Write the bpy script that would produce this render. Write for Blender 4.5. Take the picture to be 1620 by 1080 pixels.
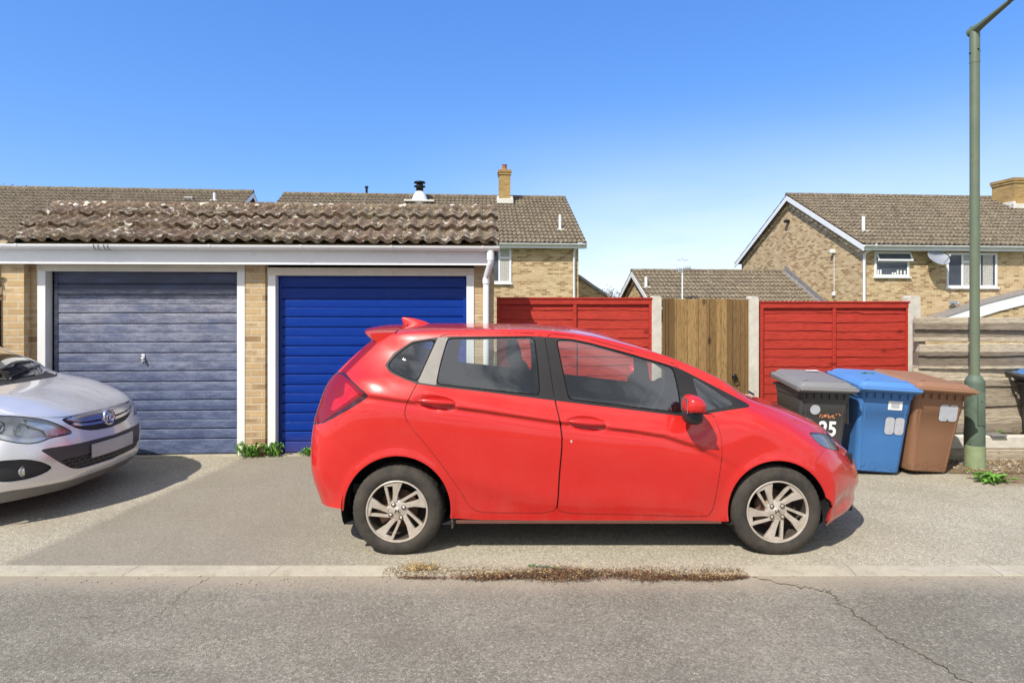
import bpy, bmesh, math, random
import numpy as np
from mathutils import Vector, Matrix, noise as mnoise
R = math.radians
random.seed(7)
C = bpy.context.scene.collection
for o in list(bpy.data.objects): bpy.data.objects.remove(o)
# ------------------------------------------------------------------ camera
FPX, PX0, HY, CZ = 950.0, 810.0, 482.0, 1.66
scn = bpy.context.scene
cd = bpy.data.cameras.new('camera'); cam = bpy.data.objects.new('camera', cd); C.objects.link(cam)
cam.location = (0, 0, CZ); cam.rotation_euler = (R(90), 0, 0)
cd.sensor_width = 36; cd.lens = FPX/1620*36; cd.shift_y = -(540-HY)/1620
cd.clip_end = 2000; cd.clip_start = 0.05
scn.camera = cam
# ------------------------------------------------------------------ light
SUN_EL, SUN_AZ = 49.0, 36.0         # degrees; azimuth measured left of straight behind the camera
w = bpy.data.worlds.new('World'); scn.world = w; w.use_nodes = True
nt = w.node_tree; N = nt.nodes; L = nt.links
bg = N['Background']
sky = N.new('ShaderNodeTexSky'); sky.sky_type = 'NISHITA'; sky.sun_disc = False
sky.sun_elevation = R(SUN_EL); sky.sun_rotation = R(180+SUN_AZ)
sky.air_density = 1.0; sky.dust_density = 0.5; sky.ozone_density = 2.2
hsv = N.new('ShaderNodeHueSaturation'); hsv.inputs['Saturation'].default_value = 1.15; hsv.inputs['Hue'].default_value = 0.500; hsv.inputs['Value'].default_value = 1.0
L.new(sky.outputs[0], hsv.inputs['Color'])
tc = N.new('ShaderNodeTexCoord'); sep = N.new('ShaderNodeSeparateXYZ'); L.new(tc.outputs['Generated'], sep.inputs[0])
def wm(op, a, b=None, clamp=False):
    m = N.new('ShaderNodeMath'); m.operation = op; m.use_clamp = clamp
    for i, v in enumerate((a, b)):
        if v is None: continue
        if isinstance(v, (int, float)): m.inputs[i].default_value = v
        else: L.new(v, m.inputs[i])
    return m.outputs[0]
zz = wm('ADD', wm('MAXIMUM', sep.outputs['Z'], 0.0), 0.09)
cx = wm('DIVIDE', sep.outputs['X'], zz); cy = wm('DIVIDE', sep.outputs['Y'], zz)
comb = N.new('ShaderNodeCombineXYZ'); L.new(cx, comb.inputs[0]); L.new(cy, comb.inputs[1])
nz = N.new('ShaderNodeTexNoise'); nz.inputs['Scale'].default_value = 0.75; nz.inputs['Detail'].default_value = 8; nz.inputs['Roughness'].default_value = 0.6; nz.inputs['Distortion'].default_value = 0.5
L.new(comb.outputs[0], nz.inputs['Vector'])
def wramp(v, a, b):
    m = N.new('ShaderNodeMapRange'); m.interpolation_type = 'SMOOTHSTEP'
    L.new(v, m.inputs[0]); m.inputs[1].default_value = a; m.inputs[2].default_value = b
    return m.outputs[0]
behind = wramp(sep.outputs['Y'], 0.15, -0.5)       # broken cloud over the side of the sky behind the viewer
cl_b = wm('MULTIPLY', wm('MULTIPLY', wramp(nz.outputs[0], 0.30, 0.50), behind), 0.95)
lowz = wramp(sep.outputs['Z'], 0.34, 0.0)          # thin white veil low over the right-hand roofs
rightx = wramp(sep.outputs['X'], -0.25, 0.25)
cl_f = wm('MULTIPLY', wm('MULTIPLY', lowz, rightx), wramp(nz.outputs[0], -0.35, 0.75))
cl_f = wm('MULTIPLY', cl_f, 0.6)
cl = wm('MAXIMUM', cl_b, cl_f, True)
mix = N.new('ShaderNodeMixRGB'); L.new(cl, mix.inputs[0]); even = N.new('ShaderNodeMixRGB'); even.inputs[0].default_value = 0.38; L.new(hsv.outputs[0], even.inputs[1]); even.inputs[2].default_value = (0.30, 1.75, 6.6, 1)
L.new(even.outputs[0], mix.inputs[1])
nz2 = N.new('ShaderNodeTexNoise'); nz2.inputs['Scale'].default_value = 1.3; nz2.inputs['Detail'].default_value = 6; nz2.inputs['Roughness'].default_value = 0.6; L.new(comb.outputs[0], nz2.inputs['Vector'])
ccol = N.new('ShaderNodeMixRGB'); ccol.inputs[1].default_value = (6.0, 6.2, 6.5, 1); ccol.inputs[2].default_value = (1.7, 1.9, 2.1, 1)
L.new(wm('MULTIPLY', wramp(nz2.outputs[0], 0.42, 0.60), behind), ccol.inputs[0]); L.new(ccol.outputs[0], mix.inputs[2])
L.new(mix.outputs[0], bg.inputs[0]); bg.inputs[1].default_value = 0.135
sl = bpy.data.lights.new('sun', 'SUN'); sl.energy = 4.2; sl.angle = R(0.53); sl.color = (1.0, 0.95, 0.87)
sun = bpy.data.objects.new('sun', sl); C.objects.link(sun)
e, a = R(SUN_EL), R(SUN_AZ)
sdir = Vector((-math.sin(a)*math.cos(e), -math.cos(a)*math.cos(e), math.sin(e)))
sun.rotation_euler = sdir.to_track_quat('Z', 'Y').to_euler()
scn.view_settings.view_transform = 'Standard'; scn.view_settings.look = 'None'
scn.view_settings.exposure = 0.50; scn.view_settings.gamma = 1
# ------------------------------------------------------------------ materials
MATS = {}
class MN:
    def __init__(s, name):
        s.m = bpy.data.materials.new(name); s.m.use_nodes = True
        s.nt = s.m.node_tree; s.N = s.nt.nodes; s.L = s.nt.links; s.b = s.N['Principled BSDF']; s._c = None
    def put(s, sock, v):
        if isinstance(v, (int, float)): sock.default_value = v
        elif isinstance(v, (tuple, list)): sock.default_value = tuple(v) + ((1,) if len(v) == 3 and len(sock.default_value) == 4 else ())
        else: s.L.new(v, sock)
    def co(s):
        if s._c is None: s._c = s.N.new('ShaderNodeTexCoord').outputs['Object']
        return s._c
    def math(s, op, a, b=0.0, clamp=False):
        m = s.N.new('ShaderNodeMath'); m.operation = op; m.use_clamp = clamp
        s.put(m.inputs[0], a); s.put(m.inputs[1], b); return m.outputs[0]
    def mapping(s, scale, vec=None, loc=(0, 0, 0), rot=(0, 0, 0)):
        m = s.N.new('ShaderNodeMapping'); s.L.new(vec or s.co(), m.inputs[0]); m.inputs['Scale'].default_value = scale
        m.inputs['Location'].default_value = loc; m.inputs['Rotation'].default_value = rot; return m.outputs[0]
    def noise(s, scale, detail=4, rough=0.55, vec=None, dist=0.0, stretch=None):
        n = s.N.new('ShaderNodeTexNoise'); n.inputs['Scale'].default_value = scale; n.inputs['Detail'].default_value = detail
        n.inputs['Roughness'].default_value = rough; n.inputs['Distortion'].default_value = dist
        v = vec or s.co()
        if stretch: v = s.mapping(stretch, v)
        s.L.new(v, n.inputs['Vector']); return n.outputs[0]
    def voro(s, scale, feature='F1', out='Distance', vec=None, rnd=1.0):
        n = s.N.new('ShaderNodeTexVoronoi'); n.feature = feature; n.inputs['Scale'].default_value = scale
        n.inputs['Randomness'].default_value = rnd
        s.L.new(vec or s.co(), n.inputs['Vector']); return n.outputs[out]
    def ramp(s, v, a, b, lo=0.0, hi=1.0):
        m = s.N.new('ShaderNodeMapRange'); s.put(m.inputs[0], v); m.inputs[1].default_value = a; m.inputs[2].default_value = b
        m.inputs[3].default_value = lo; m.inputs[4].default_value = hi; return m.outputs[0]
    def mix(s, f, a, b, mode='MIX'):
        m = s.N.new('ShaderNodeMixRGB'); m.blend_type = mode
        s.put(m.inputs[0], f); s.put(m.inputs[1], a); s.put(m.inputs[2], b); return m.outputs[0]
    def bump(s, h, strength=0.3, dist=0.01):
        n = s.N.new('ShaderNodeBump'); n.inputs['Strength'].default_value = strength; n.inputs['Distance'].default_value = dist
        s.L.new(h, n.inputs['Height'])
        for l in list(s.L):
            if l.to_socket == s.b.inputs['Normal']: s.L.new(l.from_socket, n.inputs['Normal'])
        s.L.new(n.outputs[0], s.b.inputs['Normal'])
    def base(s, c, rough=0.6, metal=0.0, spec=0.5, coat=0.0, coat_r=0.03):
        s.put(s.b.inputs['Base Color'], c); s.put(s.b.inputs['Roughness'], rough); s.put(s.b.inputs['Metallic'], metal)
        s.b.inputs['Specular IOR Level'].default_value = spec
        s.b.inputs['Coat Weight'].default_value = coat; s.b.inputs['Coat Roughness'].default_value = coat_r
def simple(name, col, rough=0.6, metal=0.0, spec=0.5, coat=0.0, var=0.12, nscale=6.0, bump=0.0, bscale=200.0, dirt=None):
    m = MN(name)
    n = m.noise(nscale, 5, 0.6)
    lo = tuple(c*(1-var) for c in col); hi = tuple(min(1, c*(1+var)) for c in col)
    c = m.mix(m.ramp(n, 0.3, 0.7), lo, hi)
    if dirt:
        d = m.ramp(m.noise(nscale*2.3, 8, 0.7), dirt[1], dirt[1]+0.12)
        c = m.mix(m.math('MULTIPLY', d, dirt[2]), c, dirt[0])
    m.base(c, rough, metal, spec, coat)
    if bump: m.bump(m.noise(bscale, 3, 0.6), bump, 0.002)
    MATS[name] = m.m; return m.m
def brick_mat(name, cols, mortar, seed=0.0, dark=0.12, bw=0.225, bh=0.075, mort=0.010, dirt=0.35, hifreq=1.0):
    m = MN(name)
    sp = m.N.new('ShaderNodeSeparateXYZ'); m.L.new(m.co(), sp.inputs[0])
    u = m.math('ADD', sp.outputs[0], sp.outputs[1]); u = m.math('ADD', u, 100.0+seed); v = m.math('ADD', sp.outputs[2], 10.0)
    row = m.math('FLOOR', m.math('DIVIDE', v, bh)); par = m.math('MULTIPLY', m.math('MODULO', row, 2.0), 0.5)
    uu = m.math('ADD', m.math('DIVIDE', u, bw), par); col = m.math('FLOOR', uu)
    fu = m.math('FRACT', uu); fv = m.math('FRACT', m.math('DIVIDE', v, bh))
    wob = m.math('MULTIPLY', m.math('SUBTRACT', m.noise(30, 3, 0.6), 0.5), 0.010)
    du = m.math('MULTIPLY', m.math('MINIMUM', fu, m.math('SUBTRACT', 1.0, fu)), bw)
    dv = m.math('MULTIPLY', m.math('MINIMUM', fv, m.math('SUBTRACT', 1.0, fv)), bh)
    d = m.math('ADD', m.math('MINIMUM', du, dv), wob)
    isb = m.ramp(d, mort*0.35, mort*0.75)
    cb = m.N.new('ShaderNodeCombineXYZ'); m.L.new(col, cb.inputs[0]); m.L.new(row, cb.inputs[1])
    wn = m.N.new('ShaderNodeTexWhiteNoise'); wn.noise_dimensions = '2D'; m.L.new(cb.outputs[0], wn.inputs['Vector'])
    cr = m.N.new('ShaderNodeValToRGB'); cr.color_ramp.interpolation = 'LINEAR'
    els = cr.color_ramp.elements
    while len(els) < len(cols): els.new(0.5)
    for i, (p, c) in enumerate(cols): els[i].position = p; els[i].color = tuple(c)+(1,)
    m.L.new(wn.outputs['Value'], cr.inputs[0])
    n1 = m.noise(14, 6, 0.65)
    bc = m.mix(m.ramp(n1, 0.35, 0.75, 0, 0.55), cr.outputs[0], tuple(x*0.72 for x in cols[0][1]))
    # sooty smudge in the middle of some bricks
    cen = m.ramp(m.math('MINIMUM', m.math('MULTIPLY', du, 1.0), m.math('MULTIPLY', dv, 2.6)), 0.02, 0.075)
    sel = m.ramp(wn.outputs['Value'], 0.60, 0.72)
    smud = m.math('MULTIPLY', m.math('MULTIPLY', cen, sel), m.ramp(m.noise(40, 4, 0.7), 0.3, 0.6, 0.2, 1.0))
    bc = m.mix(m.math('MULTIPLY', smud, 0.8*dark*5), bc, (0.13, 0.075, 0.045))
    c = m.mix(isb, mortar, bc)
    g = m.ramp(m.noise(1.3, 6, 0.65), 0.42, 0.75, 0, dirt)
    c = m.mix(g, c, (0.16, 0.13, 0.09))
    m.base(c, 0.9, 0, 0.25)
    m.bump(isb, 0.6, 0.006); m.bump(m.noise(120, 4, 0.7), 0.35, 0.003)
    MATS[name] = m.m; return m.m
def tile_mat(name, lo, hi, lichen, lsc=9.0, lth=0.62, moss=(0.20, 0.15, 0.05), mth=0.62, amt=1.0, fine=60.0, tilevar=None):
    m = MN(name)
    c = m.mix(m.ramp(m.noise(5.0, 8, 0.7), 0.35, 0.68), lo, hi)
    if tilevar:
        gu, gv, cp, sp_ = tilevar
        s3 = m.N.new('ShaderNodeSeparateXYZ'); m.L.new(m.co(), s3.inputs[0])
        rr = m.math('FLOOR', m.math('DIVIDE', m.math('ADD', s3.outputs[1], 50*gv*cp), gv*cp)); cc = m.math('FLOOR', m.math('DIVIDE', m.math('ADD', s3.outputs[0], 100), gu))
        cb = m.N.new('ShaderNodeCombineXYZ'); m.L.new(cc, cb.inputs[0]); m.L.new(rr, cb.inputs[1])
        wn = m.N.new('ShaderNodeTexWhiteNoise'); wn.noise_dimensions = '2D'; m.L.new(cb.outputs[0], wn.inputs['Vector'])
        c = m.mix(m.ramp(wn.outputs['Value'], 0, 1, 0, 0.7), c, sp_)
    c = m.mix(m.ramp(m.noise(fine, 4, 0.7), 0.40, 0.7, 0, 0.75), c, tuple(x*0.38 for x in lo))
    ms = m.ramp(m.noise(2.1, 8, 0.75), mth, mth+0.12); c = m.mix(m.math('MULTIPLY', ms, 0.7), c, moss)
    bl = m.ramp(m.noise(lsc*1.7, 7, 0.72), 0.48, 0.60, 0, 0.55*amt); c = m.mix(bl, c, tuple(min(1, x*1.5) for x in hi))
    dk = m.ramp(m.noise(lsc*2.6, 6, 0.75), 0.50, 0.62, 0, 0.8*amt); c = m.mix(dk, c, tuple(x*0.45 for x in lo))
    l = m.ramp(m.math('ADD', m.noise(lsc, 5, 0.6, dist=0.6), m.math('MULTIPLY', m.noise(lsc*5, 3, 0.6), 0.12)), lth+0.055, lth+0.10)
    c = m.mix(m.math('MULTIPLY', l, amt), c, lichen)
    l2 = m.ramp(m.voro(fine*0.55), 0.16, 0.10); l2 = m.math('MULTIPLY', l2, m.ramp(m.noise(4.0, 4, 0.6), 0.46, 0.56))
    c = m.mix(m.math('MULTIPLY', l2, 0.8*amt), c, lichen)
    m.base(c, 0.95, 0, 0.2)
    m.bump(m.noise(fine, 5, 0.75), 0.7, 0.01)
    MATS[name] = m.m; return m.m
# ------------------------------------------------------------------ object helpers
def tag(o, label=None, cat=None, group=None, kind=None):
    if label: o['label'] = label
    if cat: o['category'] = cat
    if group: o['group'] = group
    if kind: o['kind'] = kind
    return o
def empty(name, loc=(0, 0, 0), rz=0.0, label=None, cat=None, group=None):
    o = bpy.data.objects.new(name, None); C.objects.link(o); o.location = loc; o.rotation_euler = (0, 0, rz)
    o.empty_display_size = 0.2
    return tag(o, label, cat, group)
def mk(name, V, F, mat, parent=None, smooth=False, mi=None, normals=None, angle=None):
    me = bpy.data.meshes.new(name)
    me.from_pydata([tuple(map(float, v)) for v in V], [], [tuple(map(int, f)) for f in F])
    for m in (mat if isinstance(mat, (list, tuple)) else [mat]):
        me.materials.append(MATS[m] if isinstance(m, str) else m)
    if mi is not None: me.polygons.foreach_set('material_index', mi)
    if smooth is True: me.polygons.foreach_set('use_smooth', [True]*len(me.polygons))
    elif isinstance(smooth, (list, tuple)): me.polygons.foreach_set('use_smooth', list(smooth))
    me.update()
    if normals is not None: me.normals_split_custom_set_from_vertices([tuple(map(float, n)) for n in normals])
    if angle is not None:
        me.polygons.foreach_set('use_smooth', [True]*len(me.polygons))
        me.set_sharp_from_angle(angle=R(angle))
    o = bpy.data.objects.new(name, me); C.objects.link(o)
    if parent is not None: o.parent = parent
    return o
class MB:
    def __init__(s): s.V = []; s.F = []; s.S = []; s.I = []; s.mi = 0
    def add(s, V, F, smooth=False):
        n = len(s.V); s.V += [tuple(v) for v in V]; s.F += [tuple(i+n for i in f) for f in F]; s.S += [smooth]*len(F); s.I += [s.mi]*len(F)
    def box(s, x0, x1, y0, y1, z0, z1, bev=0.0, M=None):
        if bev > 0:
            b = min(bev, (x1-x0)/2.01, (y1-y0)/2.01, (z1-z0)/2.01)
            bm = bmesh.new(); bmesh.ops.create_cube(bm, size=1)
            for v in bm.verts: v.co = Vector(((x0+x1)/2+v.co.x*(x1-x0), (y0+y1)/2+v.co.y*(y1-y0), (z0+z1)/2+v.co.z*(z1-z0)))
            bmesh.ops.bevel(bm, geom=bm.edges[:], offset=b, segments=2, affect='EDGES', profile=0.5)
            V = [v.co.copy() for v in bm.verts]; bm.verts.index_update(); F = [[v.index for v in f.verts] for f in bm.faces]; bm.free()
        else:
            V = [Vector((x, y, z)) for x in (x0, x1) for y in (y0, y1) for z in (z0, z1)]
            F = [(0, 1, 3, 2), (4, 6, 7, 5), (0, 4, 5, 1), (2, 3, 7, 6), (0, 2, 6, 4), (1, 5, 7, 3)]
        if M is not None: V = [M @ v for v in V]
        s.add(V, F)
    def prism(s, poly, d0, d1, axis='y', M=None):
        # poly in the two other axes (x,z) for y, (y,z) for x, (x,y) for z
        n = len(poly); V = []
        for d in (d0, d1):
            for (p, q) in poly:
                V.append(Vector({'y': (p, d, q), 'x': (d, p, q), 'z': (p, q, d)}[axis]))
        F = [tuple(range(n))[::-1], tuple(range(n, 2*n))] + [(i, (i+1) % n, (i+1) % n+n, i+n) for i in range(n)]
        if M is not None: V = [M @ v for v in V]
        s.add(V, F)
    def tube(s, pts, r, seg=12, caps=True, smooth=True):
        pts = [Vector(p) for p in pts]; n = len(pts)
        rr = r if isinstance(r, (list, tuple)) else [r]*n
        V = []; up = Vector((0, 0, 1)); prev = None
        for i, p in enumerate(pts):
            t = (pts[min(i+1, n-1)]-pts[max(i-1, 0)]).normalized()
            if prev is None:
                a = t.cross(up) if abs(t.dot(up)) < 0.95 else t.cross(Vector((1, 0, 0)))
            else: a = prev - t*prev.dot(t)
            a.normalize(); prev = a; b = t.cross(a)
            for k in range(seg):
                an = 2*math.pi*k/seg; V.append(p+(a*math.cos(an)+b*math.sin(an))*rr[i])
        F = [(i*seg+k, i*seg+(k+1) % seg, (i+1)*seg+(k+1) % seg, (i+1)*seg+k) for i in range(n-1) for k in range(seg)]
        s.add(V, F, smooth)
        if caps: s.add(V[:seg], [tuple(range(seg))[::-1]]); s.add(V[-seg:], [tuple(range(seg))])
    def lathe(s, prof, origin=(0, 0, 0), axis='z', seg=32, smooth=True, M=None):
        # prof: list of (radius, height)
        o = Vector(origin); V = []
        for (r, h) in prof:
            for k in range(seg):
                an = 2*math.pi*k/seg; c, d = math.cos(an)*r, math.sin(an)*r
                V.append(o+Vector({'z': (c, d, h), 'y': (c, h, d), 'x': (h, c, d)}[axis]))
        F = [(i*seg+k, i*seg+(k+1) % seg, (i+1)*seg+(k+1) % seg, (i+1)*seg+k) for i in range(len(prof)-1) for k in range(seg)]
        if M is not None: V = [M @ v for v in V]
        s.add(V, F, smooth)
    def ell(s, c, r, n=16, p=1.0, M=None):
        V = []; F = []
        f = lambda x: math.copysign(abs(x)**p, x)
        for i in range(n+1):
            th = math.pi*i/n
            for k in range(2*n):
                ph = math.pi*k/n
                v = Vector((f(math.sin(th))*f(math.cos(ph))*r[0], f(math.sin(th))*f(math.sin(ph))*r[1], f(math.cos(th))*r[2]))
                if M is not None: v = M @ v
                V.append(v+Vector(c))
        for i in range(n):
            for k in range(2*n):
                F.append((i*2*n+k, (i+1)*2*n+k, (i+1)*2*n+(k+1) % (2*n), i*2*n+(k+1) % (2*n)))
        s.add(V, F, True)
    def loft(s, rings, closed=True, smooth=True, caps=(True, True)):
        n = len(rings[0]); V = [v for r_ in rings for v in r_]
        m = n if closed else n-1
        F = [(i*n+k, i*n+(k+1) % n, (i+1)*n+(k+1) % n, (i+1)*n+k) for i in range(len(rings)-1) for k in range(m)]
        s.add(V, F, smooth)
        if caps[0]: s.add(rings[0], [tuple(range(n))[::-1]])
        if caps[1]: s.add(rings[-1], [tuple(range(n))])
    def build(s, name, mat, parent=None, angle=None):
        o = mk(name, s.V, s.F, mat, parent, s.S, mi=s.I)
        bm = bmesh.new(); bm.from_mesh(o.data); bmesh.ops.recalc_face_normals(bm, faces=bm.faces); bm.to_mesh(o.data); bm.free()
        if angle is not None:
            o.data.polygons.foreach_set('use_smooth', [True]*len(o.data.polygons)); o.data.set_sharp_from_angle(angle=R(angle))
        return o
def rrect(x0, x1, y0, y1, r, seg=5):
    out = []
    for (cx_, cy_, a0) in ((x1-r, y1-r, 0), (x0+r, y1-r, 90), (x0+r, y0+r, 180), (x1-r, y0+r, 270)):
        for k in range(seg+1):
            a_ = R(a0+90*k/seg); out.append((cx_+r*math.cos(a_), cy_+r*math.sin(a_)))
    return out
class Frame:                                   # measures a photo pixel against an upright plane of the place
    def __init__(s, px, Y, ang):
        s.Y0 = Y; s.X0 = (px-PX0)*Y/FPX; s.a = R(ang); s.c = math.cos(s.a); s.s = math.sin(s.a)
    def fx(s, px, d=0.0):
        t = (px-PX0)/FPX
        # point = O + l*(c,s) + d*(-s,c);  X = t*Y
        return (t*(s.Y0+d*s.c) - s.X0 + d*s.s)/(s.c - t*s.s)
    def fz(s, py, px, d=0.0):
        l = s.fx(px, d); Y = s.Y0+l*s.s+d*s.c
        return CZ-(py-HY)*Y/FPX
    def root(s, name, label, cat, group=None, z=0):
        return empty(name, (s.X0, s.Y0, z), s.a, label, cat, group)
def W(px, py, Y): return ((px-PX0)*Y/FPX, Y, CZ-(py-HY)*Y/FPX)
def G(px, py):
    Y = CZ*FPX/(py-HY); return ((px-PX0)*Y/FPX, Y)
# ------------------------------------------------------------------ material library
simple('white_pvc', (0.74, 0.75, 0.76), 0.35, var=0.05, dirt=((0.25, 0.24, 0.2), 0.62, 0.5), nscale=3)
simple('white_paint', (0.74, 0.74, 0.73), 0.5, var=0.06, nscale=3, dirt=((0.38, 0.33, 0.26), 0.60, 0.45), bump=0.1)
simple('cream_paint', (0.66, 0.60, 0.50), 0.6, var=0.08, nscale=4, dirt=((0.36, 0.30, 0.22), 0.6, 0.5), bump=0.15)
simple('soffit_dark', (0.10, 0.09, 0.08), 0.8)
simple('dark_void', (0.012, 0.012, 0.013), 0.8)
simple('lead', (0.26, 0.25, 0.25), 0.5, 0.3, bump=0.3, bscale=40)
simple('mortar_white', (0.62, 0.60, 0.55), 0.9, var=0.15, nscale=20, bump=0.4, bscale=60)
simple('black_plastic', (0.018, 0.018, 0.02), 0.45, var=0.2)
simple('dark_rubber', (0.004, 0.004, 0.004), 0.7, spec=0.15)
simple('concrete_post', (0.56, 0.52, 0.44), 0.9, var=0.14, nscale=9, dirt=((0.20, 0.19, 0.12), 0.60, 0.7), bump=0.5, bscale=90)
simple('galv', (0.55, 0.56, 0.57), 0.4, 0.8)
simple('window_glass', (0.05, 0.06, 0.08), 0.05, spec=0.8, nscale=0.8, var=0.4)
simple('curtain', (0.42, 0.41, 0.38), 0.9, nscale=30, var=0.3)
simple('terracotta', (0.36, 0.13, 0.07), 0.8, dirt=((0.3, 0.2, 0.04), 0.5, 0.7))
simple('dish_grey', (0.30, 0.32, 0.37), 0.5, 0.2)
simple('cabin_dark', (0.040, 0.040, 0.043), 0.8, nscale=20)
simple('cabin_grey', (0.17, 0.17, 0.165), 0.9, nscale=40)
simple('cabin_pale', (0.55, 0.53, 0.48), 0.9)
simple('chrome', (0.68, 0.68, 0.68), 0.2, 0.9, var=0.05)
simple('mirror_lens', (0.8, 0.82, 0.85), 0.03, 1.0, var=0.0)
simple('grey_plate', (0.42, 0.40, 0.39), 0.45, nscale=2, var=0.15)
simple('pillar_black', (0.022, 0.020, 0.021), 0.5, var=0.15, spec=0.25)
simple('pillar_grey', (0.20, 0.18, 0.155), 0.55, var=0.12, nscale=12)
simple('white_mark', (0.78, 0.78, 0.76), 0.6, var=0.05, nscale=30)
simple('pale_smear', (0.40, 0.41, 0.44), 0.7, var=0.12, nscale=18)
simple('orange_mark', (0.55, 0.22, 0.10), 0.7, var=0.5, nscale=60)
simple('label_print', (0.35, 0.40, 0.42), 0.7)
simple('label_paper', (0.72, 0.72, 0.69), 0.6)
simple('lamp_white', (0.72, 0.72, 0.70), 0.4, var=.2, nscale=30); simple('sill_dirt', (0.12, 0.05, 0.035), 0.6); simple('bowl', (0.66, 0.66, 0.65), 0.3, 0.5, nscale=9, var=0.25)
simple('iron', (0.02, 0.02, 0.022), 0.4, 0.6)
simple('lens_clear', (0.7, 0.72, 0.72), 0.1, 0.2)
simple('rust_disc', (0.16, 0.09, 0.06), 0.5, 0.7, nscale=20, var=0.4)

brick_mat('brick_garage', [(0.0, (0.476, 0.324, 0.165)), (0.35, (0.580, 0.414, 0.226)), (0.62, (0.522, 0.372, 0.207)), (0.85, (0.650, 0.492, 0.293)), (1.0, (0.360, 0.216, 0.110))], (0.545, 0.468, 0.329), 0.0, 0.13, dirt=0.25)
brick_mat('brick_house', [(0.0, (0.464, 0.318, 0.159)), (0.3, (0.557, 0.408, 0.232)), (0.6, (0.650, 0.504, 0.305)), (0.8, (0.406, 0.264, 0.128)), (1.0, (0.267, 0.156, 0.079))], (0.545, 0.468, 0.329), 3.3, 0.10, dirt=0.15)
brick_mat('brick_chimney', [(0.0, (0.42, 0.27, 0.10)), (0.5, (0.47, 0.32, 0.13)), (1.0, (0.33, 0.20, 0.08))], (0.30, 0.23, 0.11), 5.1, 0.05)
tile_mat('tile_garage', (0.105, 0.075, 0.052), (0.25, 0.195, 0.135), (0.66, 0.61, 0.50), lsc=12.0, lth=0.602, amt=0.85, mth=0.54, moss=(0.25, 0.20, 0.11), fine=85, tilevar=(0.30, 0.34, 0.86, (0.17, 0.095, 0.065)))
tile_mat('tile_house', (0.15, 0.12, 0.08), (0.29, 0.24, 0.165), (0.56, 0.51, 0.38), lsc=8.0, lth=0.68, mth=0.60, moss=(0.24, 0.19, 0.07), fine=26, tilevar=(0.33, 0.34, 0.87, (0.12, 0.09, 0.07)))
# up-and-over door paint
def door_paint(name, col, chalk, amt, rough):
    m = MN(name)
    st = m.noise(7, 7, 0.75, stretch=(0.8, 1, 3.2)); fine = m.noise(45, 6, 0.8, stretch=(1, 1, 2.2))
    s = m.math('ADD', m.math('MULTIPLY', st, 0.6), m.math('MULTIPLY', fine, 0.4))
    sp = m.N.new('ShaderNodeSeparateXYZ'); m.L.new(m.co(), sp.inputs[0])
    c = m.mix(m.ramp(s, 0.40, 0.60, 0, amt), col, chalk)
    if amt > 0.3:
        # sun-bleached above, bluer below
        hi = m.ramp(m.math('ADD', sp.outputs[2], m.math('MULTIPLY', m.noise(3, 4, 0.6), 0.8)), 1.0, 2.1, 0, 0.6)
        c = m.mix(hi, c, m.mix(m.ramp(s, 0.42, 0.58), (0.11, 0.105, 0.13), (0.30, 0.29, 0.31)))
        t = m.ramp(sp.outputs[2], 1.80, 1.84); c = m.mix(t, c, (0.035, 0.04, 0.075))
        patch = m.ramp(m.noise(2.2, 7, 0.75, stretch=(1.2, 1, 4)), 0.50, 0.62, 0, 0.7); c = m.mix(patch, c, (0.050, 0.068, 0.145))
        sc = m.ramp(m.noise(26, 5, 0.8, stretch=(1, 1, 3)), 0.66, 0.74, 0, 0.7); c = m.mix(sc, c, (0.42, 0.48, 0.55))
    else:
        low = m.ramp(m.math('ADD', sp.outputs[2], m.math('MULTIPLY', m.noise(9, 5, 0.7), 0.16)), 0.30, 0.02, 0, 0.65)
        c = m.mix(low, c, (0.10, 0.08, 0.15))
    m.base(c, rough, 0, 0.5 if amt > .3 else 0.22)
    m.bump(m.noise(9, 3, 0.5), 0.15, 0.01); m.bump(fine, 0.12, 0.003)
    MATS[name] = m.m
door_paint('door_faded', (0.032, 0.046, 0.110), (0.135, 0.17, 0.265), 0.9, 0.5)
door_paint('door_blue', (0.001, 0.023, 0.20), (0.003, 0.050, 0.31), 0.28, 0.22)
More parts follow.
